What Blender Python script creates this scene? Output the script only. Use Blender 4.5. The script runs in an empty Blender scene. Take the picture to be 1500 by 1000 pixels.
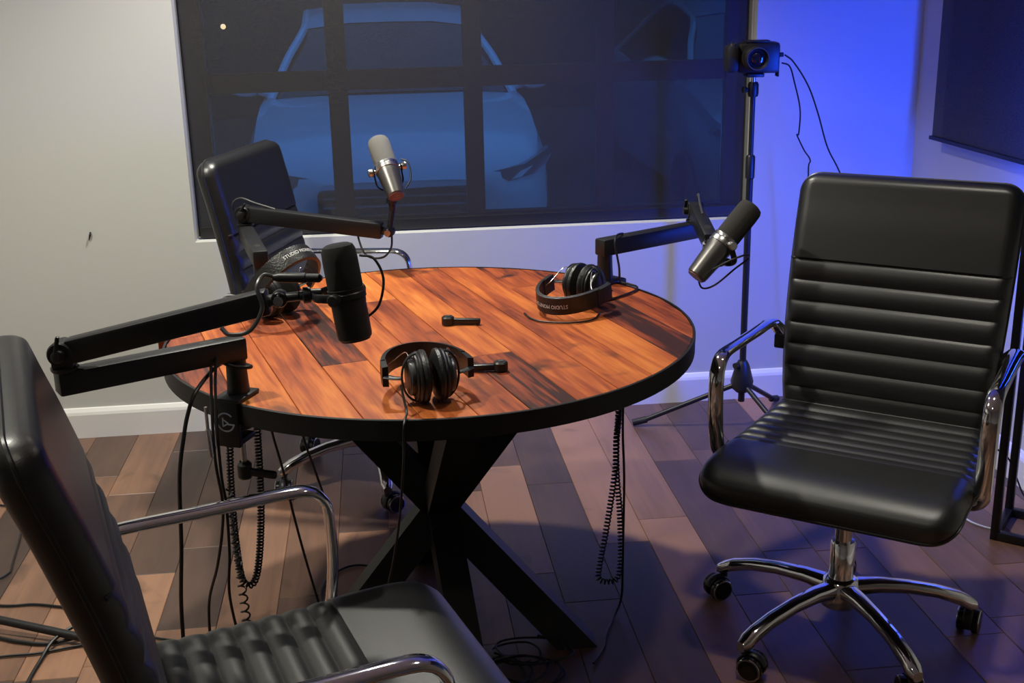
import bpy, bmesh, math, random
from mathutils import Vector, Matrix
random.seed(7)
sc = bpy.context.scene
COL = sc.collection
PI = math.pi

# ------------------------------------------------------------------ camera
cam_d = bpy.data.cameras.new('camera'); cam = bpy.data.objects.new('camera', cam_d); COL.objects.link(cam)
cam_d.sensor_width = 36.0; cam_d.lens = 36.0*1726.76/1500.0; cam_d.clip_start = 0.05; cam_d.clip_end = 200
RX = Vector((0.99297796, -0.1165254, -0.02041075)); UP = Vector((0.05346694, 0.28815139, 0.95609103)); BK = Vector((-0.10552751, -0.95046862, 0.29235824))
cam.matrix_world = Matrix(((RX.x, UP.x, BK.x, 0), (RX.y, UP.y, BK.y, 0), (RX.z, UP.z, BK.z, 1.5333), (0, 0, 0, 1)))
sc.camera = cam
# ------------------------------------------------------------------ world: blue dusk sky
w = bpy.data.worlds.new('dusk'); sc.world = w; w.use_nodes = True
w.node_tree.nodes['Background'].inputs[0].default_value = (0.05, 0.24, 0.75, 1)
w.node_tree.nodes['Background'].inputs[1].default_value = 1.55
# ------------------------------------------------------------------ exposure
vs = sc.view_settings
vs.view_transform = 'Standard'; vs.look = 'None'; vs.exposure = 0.0; vs.gamma = 1.0; vs.use_curve_mapping = False
# power of the room's lamps (used by the builders below)
CAN_POWER = 128.0
LED_POWER = 60.0

# ================================================================== helpers
def tag(o, label=None, cat=None, group=None, kind=None):
    if label: o['label'] = label
    if cat: o['category'] = cat
    if group: o['group'] = group
    if kind: o['kind'] = kind
    return o
def thing(name, label, cat, loc=(0, 0, 0), rotz=0.0, group=None):
    o = bpy.data.objects.new(name, None); COL.objects.link(o); o.empty_display_size = 0.05
    o.location = loc; o.rotation_euler = (0, 0, rotz)
    return tag(o, label, cat, group)
class MB:
    """collects shapes into one mesh"""
    def __init__(s, off=(0, 0, 0)): s.v = []; s.f = []; s.off = Vector(off)
    def add(s, vs_, fs_):
        n = len(s.v); s.v += [Vector(p) for p in vs_]; s.f += [[i+n for i in f] for f in fs_]; return s
    def box(s, lo, hi, M=None, bev=0.0):
        bm = bmesh.new(); bmesh.ops.create_cube(bm, size=1.0)
        sz = [hi[i]-lo[i] for i in range(3)]; c = [(hi[i]+lo[i])/2 for i in range(3)]
        for v in bm.verts: v.co = Vector((v.co.x*sz[0]+c[0], v.co.y*sz[1]+c[1], v.co.z*sz[2]+c[2]))
        if bev > 0: bmesh.ops.bevel(bm, geom=bm.edges[:], offset=min(bev, min(sz)*0.49), segments=2, profile=0.5, affect='EDGES')
        bm.verts.index_update()
        vs_ = [(M @ v.co) if M else v.co.copy() for v in bm.verts]; fs_ = [[v.index for v in f.verts] for f in bm.faces]
        bm.free(); return s.add(vs_, fs_)
    def bar(s, a, b, wx, wz, up=(0, 0, 1), bev=0.003):
        """box beam from a to b, wx wide sideways, wz along up"""
        a = Vector(a); b = Vector(b); d = (b-a); L = d.length; d.normalize(); u = Vector(up)
        x = d.cross(u).normalized(); u2 = x.cross(d).normalized()
        M = Matrix(((x.x, d.x, u2.x, a.x), (x.y, d.y, u2.y, a.y), (x.z, d.z, u2.z, a.z), (0, 0, 0, 1)))
        return s.box((-wx/2, 0, -wz/2), (wx/2, L, wz/2), M, bev)
    def tube(s, pts, r, seg=10, closed=False, cap=True, rr=None, side=None):
        """sweep a circle (r) or oval (r sideways, rr along the normal) along pts; r may be a list"""
        pts = [Vector(p) for p in pts]; n = len(pts); rings = []
        T = []
        for i in range(n):
            a = pts[(i-1) % n] if (closed or i > 0) else pts[i]; b = pts[(i+1) % n] if (closed or i < n-1) else pts[i]
            t = (b-a); T.append(t.normalized() if t.length > 1e-9 else Vector((0, 0, 1)))
        if side is not None: X = Vector(side)
        else:
            X = T[0].cross(Vector((0, 0, 1)))
            if X.length < 1e-3: X = T[0].cross(Vector((0, 1, 0)))
        base = len(s.v)
        for i in range(n):
            if side is not None: X = Vector(side)
            X = (X-T[i]*X.dot(T[i])); X = X.normalized() if X.length > 1e-6 else T[i].orthogonal().normalized()
            Yv = T[i].cross(X)
            ra = r[i] if isinstance(r, (list, tuple)) else r; rb = rr if rr else ra
            for k in range(seg):
                a = 2*PI*k/seg; s.v.append(pts[i]+X*(ra*math.cos(a))+Yv*(rb*math.sin(a)))
        m = n if closed else n-1
        for i in range(m):
            j = (i+1) % n
            for k in range(seg):
                l = (k+1) % seg; s.f.append([base+i*seg+k, base+i*seg+l, base+j*seg+l, base+j*seg+k])
        if cap and not closed:
            s.f.append([base+k for k in range(seg)][::-1]); s.f.append([base+(n-1)*seg+k for k in range(seg)])
        return s
    def cyl(s, a, b, ra, rb=None, seg=20): return s.tube([a, b], [ra, rb if rb is not None else ra], seg)
    def lathe(s, origin, axis, prof, seg=24, xdir=None, sx=1.0, ends=True):
        """revolve prof [(r, h)] around axis"""
        o = Vector(origin); ax = Vector(axis).normalized()
        X = Vector(xdir) if xdir else (ax.orthogonal()); X = (X-ax*X.dot(ax)).normalized(); Yv = ax.cross(X); base = len(s.v)
        for (r, h) in prof:
            for k in range(seg):
                a = 2*PI*k/seg; s.v.append(o+ax*h+X*(r*math.cos(a)*sx)+Yv*(r*math.sin(a)))
        for i in range(len(prof)-1):
            for k in range(seg):
                l = (k+1) % seg; s.f.append([base+i*seg+k, base+i*seg+l, base+(i+1)*seg+l, base+(i+1)*seg+k])
        if ends and prof[0][0] > 1e-6: s.f.append([base+k for k in range(seg)][::-1])
        if ends and prof[-1][0] > 1e-6: s.f.append([base+(len(prof)-1)*seg+k for k in range(seg)])
        return s
    def build(s, name, mat, parent=None, smooth=True, angle=35, world=True):
        off = s.off
        me = bpy.data.meshes.new(name)
        me.from_pydata([tuple(v-off) for v in s.v], [], s.f); me.validate(); me.update()
        bm = bmesh.new(); bm.from_mesh(me); bmesh.ops.recalc_face_normals(bm, faces=bm.faces[:]); bm.to_mesh(me); bm.free()
        o = bpy.data.objects.new(name, me); COL.objects.link(o)
        me.materials.append(M[mat] if isinstance(mat, str) else mat)
        if smooth:
            me.polygons.foreach_set('use_smooth', [True]*len(me.polygons)); me.set_sharp_from_angle(angle=math.radians(angle))
        if parent: o.parent = parent
        return o
def spline(pts, n=8):
    """Catmull-Rom through pts"""
    P = [Vector(p) for p in pts]; out = []
    for i in range(len(P)-1):
        a = P[i-1] if i > 0 else P[i]*2-P[i+1]; b = P[i]; c = P[i+1]; d = P[i+2] if i+2 < len(P) else P[i+1]*2-P[i]
        for k in range(n):
            t = k/n; out.append(0.5*((2*b)+(c-a)*t+(2*a-5*b+4*c-d)*t*t+(3*b-a-3*c+d)*t**3))
    out.append(P[-1]); return out
def coil(pts, R, turns, per=10):
    """helix around a path; R may be (start, end)"""
    path = spline(pts, 24); n = len(path)
    cum = [0.0]
    for i in range(1, n): cum.append(cum[-1]+(path[i]-path[i-1]).length)
    L = cum[-1]; out = []; N = int(turns*per); j = 0
    X = (path[1]-path[0]).orthogonal().normalized()
    for i in range(N+1):
        d = L*i/N
        while j < n-2 and cum[j+1] < d: j += 1
        t = (d-cum[j])/max(1e-9, cum[j+1]-cum[j]); c = path[j].lerp(path[j+1], t); T = (path[j+1]-path[j]).normalized()
        X = (X-T*X.dot(T)).normalized(); Yv = T.cross(X); a = 2*PI*turns*i/N
        rr = R if not isinstance(R, tuple) else R[0]+(R[1]-R[0])*i/N
        out.append(c+X*rr*math.cos(a)+Yv*rr*math.sin(a))
    return out
def copy_tree(o, parent=None):
    c = o.copy(); COL.objects.link(c); c.parent = parent
    for ch in [x for x in bpy.data.objects if x.parent == o]: copy_tree(ch, c)
    return c
def text_mesh(body, size):
    """flat lettering as (verts, faces), centred, in the XY plane"""
    cu = bpy.data.curves.new('txt', 'FONT'); cu.body = body; cu.size = size; cu.align_x = 'CENTER'; cu.align_y = 'CENTER'; cu.resolution_u = 2
    ob = bpy.data.objects.new('txt', cu); COL.objects.link(ob)
    dg = bpy.context.evaluated_depsgraph_get(); me = ob.evaluated_get(dg).to_mesh()
    bm = bmesh.new(); bm.from_mesh(me); bmesh.ops.triangulate(bm, faces=bm.faces[:]); bm.verts.index_update()
    r = ([v.co.copy() for v in bm.verts], [[v.index for v in f.verts] for f in bm.faces]); bm.free()
    ob.evaluated_get(dg).to_mesh_clear(); bpy.data.objects.remove(ob); bpy.data.curves.remove(cu)
    return r

# ================================================================== materials
M = {}
def mat(name, col, rough=0.5, metal=0.0, spec=0.5, bump=None, emit=None, coat=0.0, vary=None):
    """bump=(scale, strength); vary=(scale, amount) mottles the colour"""
    m = bpy.data.materials.new(name); m.use_nodes = True; nt = m.node_tree; b = nt.nodes['Principled BSDF']
    b.inputs['Base Color'].default_value = (*col, 1); b.inputs['Roughness'].default_value = rough; b.inputs['Metallic'].default_value = metal
    b.inputs['Specular IOR Level'].default_value = spec; b.inputs['Coat Weight'].default_value = coat
    tc = nt.nodes.new('ShaderNodeTexCoord')
    if bump:
        nz = nt.nodes.new('ShaderNodeTexNoise'); nz.inputs['Scale'].default_value = bump[0]; nz.inputs['Detail'].default_value = 3
        bp = nt.nodes.new('ShaderNodeBump'); bp.inputs['Strength'].default_value = bump[1]; bp.inputs['Distance'].default_value = 0.002
        nt.links.new(tc.outputs['Object'], nz.inputs['Vector']); nt.links.new(nz.outputs['Fac'], bp.inputs['Height']); nt.links.new(bp.outputs['Normal'], b.inputs['Normal'])
    if vary:
        nz = nt.nodes.new('ShaderNodeTexNoise'); nz.inputs['Scale'].default_value = vary[0]; nz.inputs['Detail'].default_value = 4
        mx = nt.nodes.new('ShaderNodeMix'); mx.data_type = 'RGBA'
        k = 1-vary[1]; mx.inputs[6].default_value = (col[0]*k, col[1]*k, col[2]*k, 1); k = 1+vary[1]; mx.inputs[7].default_value = (col[0]*k, col[1]*k, col[2]*k, 1)
        nt.links.new(tc.outputs['Object'], nz.inputs['Vector']); nt.links.new(nz.outputs['Fac'], mx.inputs[0]); nt.links.new(mx.outputs[2], b.inputs['Base Color'])
    if emit:
        b.inputs['Emission Color'].default_value = (*emit[0], 1); b.inputs['Emission Strength'].default_value = emit[1]
    M[name] = m; return m
mat('wall_paint', (0.55, 0.555, 0.53), 0.75, bump=(220, 0.08))
mat('ceiling_paint', (0.7, 0.7, 0.68), 0.8)
mat('trim_white', (0.78, 0.77, 0.75), 0.4)
mat('leather', (0.010, 0.010, 0.011), 0.37, spec=0.85, bump=(420, 0.10))
mat('piping', (0.022, 0.022, 0.023), 0.35)
mat('chrome', (0.82, 0.82, 0.84), 0.07, 1.0)
mat('steel', (0.6, 0.6, 0.6), 0.25, 1.0)
mat('black_metal', (0.010, 0.010, 0.012), 0.42, spec=0.45, bump=(600, 0.04))
mat('table_steel', (0.008, 0.008, 0.009), 0.5, spec=0.4, vary=(12, 0.4))
mat('black_plastic', (0.010, 0.010, 0.011), 0.4)
mat('black_gloss', (0.008, 0.008, 0.009), 0.15)
mat('rubber', (0.010, 0.010, 0.010), 0.6)
mat('cable_black', (0.008, 0.008, 0.009), 0.42)
mat('cable_gray', (0.05, 0.05, 0.052), 0.35)
mat('cable_white', (0.75, 0.75, 0.75), 0.4)
mat('mic_gray', (0.16, 0.155, 0.15), 0.35, 0.85)
mat('mic_dark', (0.02, 0.018, 0.017), 0.45, 0.3)
mat('mic_plate', (0.16, 0.075, 0.06), 0.45)
mat('foam_gray', (0.17, 0.165, 0.155), 0.95, bump=(900, 0.8))
mat('foam_dark', (0.035, 0.033, 0.031), 0.95, bump=(900, 0.8))
mat('foam_black', (0.016, 0.016, 0.016), 0.95, bump=(900, 0.8), vary=(700, 0.6))
mat('pad_leather', (0.012, 0.012, 0.012), 0.38, bump=(260, 0.5))
mat('cup_gray', (0.10, 0.10, 0.105), 0.35, 0.6)
mat('print_white', (0.75, 0.75, 0.75), 0.6)
mat('print_gray', (0.30, 0.30, 0.30), 0.6)
mat('logo_blue', (0.55, 0.62, 0.75), 0.5)
mat('lens_glass', (0.01, 0.01, 0.015), 0.03, coat=1.0)
mat('asphalt', (0.03, 0.03, 0.033), 0.9, vary=(6, 0.3))
mat('backdrop_dark', (0.020, 0.020, 0.022), 0.9, vary=(2, 0.3))
mat('car_white', (0.75, 0.76, 0.78), 0.25, coat=0.6)
mat('car_gray', (0.16, 0.17, 0.18), 0.25, coat=0.6)
mat('car_glass', (0.006, 0.007, 0.008), 0.08)
mat('headlight', (0.22, 0.23, 0.25), 0.1, 0.5)
mat('window_frame', (0.014, 0.013, 0.013), 0.5)
mat('lamp_warm', (1, 0.8, 0.5), 0.5, emit=((1.0, 0.72, 0.36), 3.0))
mat('can_lens', (0.9, 0.88, 0.8), 0.5, emit=((1.0, 0.86, 0.66), 20.0))
mat('led_blue', (0.1, 0.2, 0.9), 0.5, emit=((0.010, 0.065, 1.0), 150.0))
def mat_glass():
    m = bpy.data.materials.new('window_glass'); m.use_nodes = True; nt = m.node_tree; nt.nodes.remove(nt.nodes['Principled BSDF'])
    t = nt.nodes.new('ShaderNodeBsdfTransparent'); t.inputs[0].default_value = (0.9, 0.93, 0.95, 1)
    g = nt.nodes.new('ShaderNodeBsdfGlossy'); g.inputs['Roughness'].default_value = 0.03
    fr = nt.nodes.new('ShaderNodeFresnel'); mx = nt.nodes.new('ShaderNodeMixShader')
    nt.links.new(fr.outputs[0], mx.inputs[0]); nt.links.new(t.outputs[0], mx.inputs[1]); nt.links.new(g.outputs[0], mx.inputs[2])
    nt.links.new(mx.outputs[0], nt.nodes['Material Output'].inputs[0]); M['window_glass'] = m
mat_glass()
def mat_shade(mname, solid):
    """open-weave solar screen: dark yarn with see-through pores"""
    m = bpy.data.materials.new(mname); m.use_nodes = True; nt = m.node_tree; b = nt.nodes['Principled BSDF']
    b.inputs['Roughness'].default_value = 0.8
    tc = nt.nodes.new('ShaderNodeTexCoord'); nz = nt.nodes.new('ShaderNodeTexNoise'); nz.inputs['Scale'].default_value = 260; nz.inputs['Detail'].default_value = 2
    cr = nt.nodes.new('ShaderNodeValToRGB'); cr.color_ramp.elements[0].color = (0.022, 0.0215, 0.023, 1); cr.color_ramp.elements[1].color = (0.056, 0.053, 0.052, 1)
    cr.color_ramp.elements[0].position = 0.35; cr.color_ramp.elements[1].position = 0.65
    t = nt.nodes.new('ShaderNodeBsdfTransparent'); mx = nt.nodes.new('ShaderNodeMixShader'); mx.inputs[0].default_value = solid
    nt.links.new(tc.outputs['Object'], nz.inputs['Vector']); nt.links.new(nz.outputs['Fac'], cr.inputs[0]); nt.links.new(cr.outputs[0], b.inputs['Base Color'])
    nt.links.new(t.outputs[0], mx.inputs[1]); nt.links.new(b.outputs[0], mx.inputs[2]); nt.links.new(mx.outputs[0], nt.nodes['Material Output'].inputs[0])
    M[mname] = m
mat_shade('screen_fabric', 0.60)
mat_shade('dense_fabric', 0.94)
def mat_wood(name, ramp, rough, axis_scale, knot=(0.02, 0.012, 0.01), knot_amt=0.5, bump=0.15, per_piece=1.0, streak=0.5):
    """boards: tone by piece, grain stretched along local Y, dark knots and scuffs"""
    m = bpy.data.materials.new(name); m.use_nodes = True; nt = m.node_tree; N = nt.nodes; L = nt.links; b = N['Principled BSDF']
    b.inputs['Roughness'].default_value = rough
    tc = N.new('ShaderNodeTexCoord'); oi = N.new('ShaderNodeObjectInfo')
    def noise(scale, vec, detail=5, dist=0.0):
        mp = N.new('ShaderNodeMapping'); mp.inputs['Scale'].default_value = vec; L.new(tc.outputs['Object'], mp.inputs['Vector'])
        nz = N.new('ShaderNodeTexNoise'); nz.noise_dimensions = '4D'; nz.inputs['Scale'].default_value = scale; nz.inputs['Detail'].default_value = detail; nz.inputs['Distortion'].default_value = dist
        mu = N.new('ShaderNodeMath'); mu.operation = 'MULTIPLY'; mu.inputs[1].default_value = 37.0; L.new(oi.outputs['Random'], mu.inputs[0]); L.new(mu.outputs[0], nz.inputs['W'])
        L.new(mp.outputs[0], nz.inputs['Vector']); return nz.outputs['Fac']
    def math2(op, a, bb):
        n = N.new('ShaderNodeMath'); n.operation = op
        for i, x in enumerate((a, bb)):
            if isinstance(x, (int, float)): n.inputs[i].default_value = x
            else: L.new(x, n.inputs[i])
        return n.outputs[0]
    grain = noise(1.0, axis_scale, 6, 0.6)
    fine = noise(1.0, (axis_scale[0]*5.0, axis_scale[1]*3.0, 20), 3, 0.0)
    blot = noise(1.0, (axis_scale[0]*0.14, axis_scale[1]*0.6, 4), 3, 0.4)
    fac = math2('ADD', math2('MULTIPLY', oi.outputs['Random'], per_piece), math2('ADD', math2('ADD', math2('MULTIPLY', math2('SUBTRACT', grain, 0.5), streak*1.6), math2('MULTIPLY', math2('SUBTRACT', fine, 0.5), streak*0.7)), math2('MULTIPLY', math2('SUBTRACT', blot, 0.5), 0.9)))
    cr = N.new('ShaderNodeValToRGB'); e = cr.color_ramp.elements
    e[0].position = ramp[0][0]; e[0].color = (*ramp[0][1], 1); e[1].position = ramp[-1][0]; e[1].color = (*ramp[-1][1], 1)
    for p_, c_ in ramp[1:-1]:
        q = e.new(p_); q.color = (*c_, 1)
    L.new(fac, cr.inputs[0])
    kn = noise(1.0, (axis_scale[0]*0.22, axis_scale[1]*2.0, 5), 4, 1.0)
    kr = N.new('ShaderNodeValToRGB'); kr.color_ramp.elements[0].position = 0.60; kr.color_ramp.elements[0].color = (0, 0, 0, 1); kr.color_ramp.elements[1].position = 0.76; kr.color_ramp.elements[1].color = (knot_amt,)*3+(1,)
    L.new(kn, kr.inputs[0])
    mx = N.new('ShaderNodeMix'); mx.data_type = 'RGBA'; L.new(kr.outputs[0], mx.inputs[0]); L.new(cr.outputs[0], mx.inputs[6]); mx.inputs[7].default_value = (*knot, 1)
    L.new(mx.outputs[2], b.inputs['Base Color'])
    bp = N.new('ShaderNodeBump'); bp.inputs['Strength'].default_value = bump; bp.inputs['Distance'].default_value = 0.003; L.new(grain, bp.inputs['Height']); L.new(bp.outputs['Normal'], b.inputs['Normal'])
    M[name] = m
mat_wood('table_wood', [(-0.15, (0.040, 0.012, 0.008)), (0.12, (0.17, 0.032, 0.012)), (0.40, (0.35, 0.075, 0.020)), (0.70, (0.54, 0.150, 0.030)), (1.0, (0.66, 0.25, 0.06))], 0.40, (34, 3.2, 10), knot_amt=0.9, per_piece=0.62, streak=0.85, bump=0.25)
mat_wood('floor_wood', [(0.0, (0.050, 0.030, 0.025)), (0.4, (0.105, 0.058, 0.042)), (0.7, (0.185, 0.098, 0.062)), (0.98, (0.29, 0.152, 0.092))], 0.38, (30, 2.2, 8), knot=(0.03, 0.02, 0.016), knot_amt=0.6, streak=0.30)

# ================================================================== the setting
XL, XR, YF, YB, ZC = -2.3, 1.94, -1.7, 4.106, 2.75
TH = 0.16
WX0, WX1, WZ0, WZ1 = -0.640, 1.336, 0.690, 2.25         # opening in the back wall
RY0, RY1, RZ0, RZ1 = 1.9, 3.90, 1.03, 2.25                # opening in the right wall
def struct(o): o['kind'] = 'structure'; return o
fl = MB(); fl.box((XL, YF, -0.06), (XR, YB, -0.012)); floor = struct(fl.build('floor', 'floor_wood', smooth=False))
def floor_planks():
    pw = 0.147; x = 0.86-pw*22; cols = []
    cache = {}
    rnd = random.Random(11)
    while x < XR:
        x0, x1 = max(x, XL), min(x+pw, XR)
        if x1-x0 > 0.004:
            y = YF-rnd.random()*0.8
            while y < YB:
                L = rnd.choice((0.45, 0.6, 0.75, 0.9, 1.2)); y0, y1 = max(y, YF), min(y+L, YB)
                if y1-y0 > 0.01:
                    key = (round(x1-x0, 3), round(y1-y0, 3)); me = cache.get(key)
                    if not me:
                        g = 0.0008; a = x1-x0-g; c = y1-y0-g; h = 0.0015
                        m = MB(); hx, hy = a/2, c/2
                        m.add([(-hx, -hy, -0.012), (hx, -hy, -0.012), (hx, hy, -0.012), (-hx, hy, -0.012), (-hx, -hy, -h), (hx, -hy, -h), (hx, hy, -h), (-hx, hy, -h),
                               (-hx+h, -hy+h, 0), (hx-h, -hy+h, 0), (hx-h, hy-h, 0), (-hx+h, hy-h, 0)],
                              [[0, 1, 5, 4], [1, 2, 6, 5], [2, 3, 7, 6], [3, 0, 4, 7], [4, 5, 9, 8], [5, 6, 10, 9], [6, 7, 11, 10], [7, 4, 8, 11], [8, 9, 10, 11], [3, 2, 1, 0]])
                        o = m.build('plank', 'floor_wood', floor, smooth=False); cache[key] = o.data
                    else:
                        o = bpy.data.objects.new('plank', me); COL.objects.link(o); o.parent = floor
                    o.location = ((x0+x1)/2, (y0+y1)/2, -0.0003*rnd.random())
                y += L
        x += pw
floor_planks()
wb = MB()
wb.box((XL-TH, YB, 0), (WX0, YB+TH, ZC)); wb.box((WX1, YB, 0), (XR+TH, YB+TH, ZC)); wb.box((WX0, YB, 0), (WX1, YB+TH, WZ0)); wb.box((WX0, YB, WZ1), (WX1, YB+TH, ZC))
struct(wb.build('wall_back', 'wall_paint', smooth=False))
wr = MB()
wr.box((XR, YF, 0), (XR+TH, RY0, ZC)); wr.box((XR, RY1, 0), (XR+TH, YB, ZC)); wr.box((XR, RY0, 0), (XR+TH, RY1, RZ0)); wr.box((XR, RY0, RZ1), (XR+TH, RY1, ZC))
struct(wr.build('wall_right', 'wall_paint', smooth=False))
m = MB(); m.box((XL-TH, YF-TH, 0), (XL, YB, ZC)); struct(m.build('wall_left', 'wall_paint', smooth=False))
m = MB(); m.box((XL, YF-TH, 0), (XR+TH, YF, ZC)); struct(m.build('wall_front', 'wall_paint', smooth=False))
m = MB(); m.box((XL-TH, YF-TH, ZC), (XR+TH, YB+TH, ZC+0.1)); struct(m.build('ceiling', 'ceiling_paint', smooth=False))
def baseboard(name, a, b, n):
    """profiled skirting from a to b, standing off along n"""
    a = Vector(a); b = Vector(b); n = Vector(n); prof = [(0, 0), (0.016, 0), (0.016, 0.086), (0.013, 0.096), (0.006, 0.108), (0, 0.110)]
    m = MB(); k = len(prof)
    m.add([a+n*d+Vector((0, 0, h)) for d, h in prof]+[b+n*d+Vector((0, 0, h)) for d, h in prof],
          [[i, (i+1) % k, k+(i+1) % k, k+i] for i in range(k)]+[list(range(k))[::-1], [k+i for i in range(k)]])
    struct(m.build(name, 'trim_white', smooth=False))
baseboard('baseboard_back', (XL, YB, 0), (XR, YB, 0), (0, -1, 0))
baseboard('baseboard_right', (XR, YF, 0), (XR, YB-0.017, 0), (-1, 0, 0))
baseboard('baseboard_left', (XL, YF, 0), (XL, YB-0.017, 0), (1, 0, 0))
baseboard('baseboard_front', (XL+0.017, YF, 0), (XR-0.017, YF, 0), (0, 1, 0))
m = MB(); m.tube([(-0.985, YB-0.004, 0.742), (-0.986, YB-0.010, 0.735), (-0.992, YB-0.006, 0.715)], [0.003, 0.004, 0.0015], 6)
tag(m.build('wall_hook', 'black_metal'), 'tiny dark hook on the bare gray wall beside the wide window', 'hook')

# ---- windows
def window(name, origin, ex, ez, W_, H_, cols, rows, inward, bar=0.062, edge=0.075):
    """frame with mullions and one pane per opening; origin lower corner, ex along the wall"""
    o = Vector(origin); ex = Vector(ex); n = Vector(inward)
    root = bpy.data.objects.new(name, None); COL.objects.link(root); struct(root)
    def bx(mb, u0, u1, z0, z1, d0, d1):
        pts = [o+ex*u+n*d+Vector((0, 0, z)) for d in (d0, d1) for (u, z) in ((u0, z0), (u1, z0), (u1, z1), (u0, z1))]
        mb.add(pts, [[0, 1, 2, 3], [7, 6, 5, 4], [0, 4, 5, 1], [1, 5, 6, 2], [2, 6, 7, 3], [3, 7, 4, 0]])
    f = MB()
    bx(f, 0, edge, 0, H_, 0, 0.05); bx(f, W_-edge, W_, 0, H_, 0, 0.05); bx(f, edge, W_-edge, 0, edge*0.6, 0, 0.05); bx(f, edge, W_-edge, H_-edge, H_, 0, 0.05)
    f.build('window_frame', 'window_frame', root, smooth=False)
    for (c0, c1) in [(a[1], b[0]) for a, b in zip(cols[:-1], cols[1:])]:
        mm = MB(); bx(mm, c0, c1, edge*0.6, H_-edge, 0.006, 0.044); mm.build('mullion', 'window_frame', root, smooth=False)
    for (r0, r1) in [(a[1], b[0]) for a, b in zip(rows[:-1], rows[1:])]:
        for c in cols:
            mm = MB(); bx(mm, c[0], c[1], r0, r1, 0.006, 0.044); mm.build('glazing_bar', 'window_frame', root, smooth=False)
    for c in cols:
        for rr in rows:
            mm = MB(); bx(mm, c[0], c[1], rr[0], rr[1], 0.022, 0.026); mm.build('pane', 'window_glass', root, smooth=False)
    return root
cw = [(0.080, 0.485), (0.552, 0.957), (1.022, 1.430), (1.492, 1.896)]
window('window_1', (WX0, YB+0.15, WZ0), (1, 0, 0), (0, 0, 1), WX1-WX0, WZ1-WZ0, cw, [(0.045, 0.492), (0.560, 1.005), (1.073, 1.485)], (0, -1, 0))
window('window_2', (XR+0.15, RY0, RZ0), (0, 1, 0), (0, 0, 1), RY1-RY0, RZ1-RZ0, [(0.075, 0.96), (1.03, 1.925)], [(0.045, 0.57), (0.63, 1.145)], (-1, 0, 0))
# ---- roller shades
def shade(name, label, origin, ex, n, W_, ztop, zbot, chain_u, cloth='screen_fabric', hem=0.036):
    o = Vector(origin); ex = Vector(ex); n = Vector(n)
    root = thing(name, label, 'blind', tuple(o+ex*(W_/2)+Vector((0, 0, zbot)))); off = root.location
    def P_(u, d, z): return o+ex*u+n*d+Vector((0, 0, z))
    f = MB(off); k = 24
    vs_ = [P_(W_*i/k, 0.0012*math.sin(i*1.3)+d, z) for d in (0, 0.0007) for z in (zbot+hem*0.8, ztop) for i in range(k+1)]
    n1 = k+1
    f.add(vs_, [[i, i+1, n1+i+1, n1+i] for i in range(k)])   # one sheet of cloth
    f.build('fabric', cloth, root)
    h = MB(off)
    c = [P_(u, d, z) for d in (-0.010, 0.012) for (u, z) in ((0.002, zbot), (W_-0.002, zbot), (W_-0.002, zbot+hem), (0.002, zbot+hem))]
    h.add(c, [[0, 1, 2, 3], [7, 6, 5, 4], [0, 4, 5, 1], [1, 5, 6, 2], [2, 6, 7, 3], [3, 7, 4, 0]])
    h.build('hem_bar', 'window_frame', root, smooth=False)
    rl = MB(off); rl.cyl(P_(0, -0.01, ztop+0.02), P_(W_, -0.01, ztop+0.02), 0.028); rl.build('roller', 'window_frame', root)
    if chain_u is not None:
        ch = MB(off); z = zbot+0.45
        while z < ztop:
            ch.lathe(P_(chain_u, 0.018, z), (0, 0, 1), [(0, -0.0022), (0.0020, -0.001), (0.0020, 0.001), (0, 0.0022)], 6); z += 0.0062
        ch.build('bead_chain', 'trim_white', root)
    return root
shade('roller_shade', 'wide dark see-through roller shade in front of the gridded window', (WX0+0.012, YB+0.055, 0), (1, 0, 0), (0, -1, 0), WX1-WX0-0.024, WZ1-0.06, WZ0+0.006, WX1-WX0-0.018)
shade('roller_shade', 'dark roller shade on the wall beside the glowing floor lamp', (XR-0.042, 1.78, 0), (0, 1, 0), (-1, 0, 0), 2.105, 2.36, 0.985, None, 'dense_fabric', 0.012)

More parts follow.
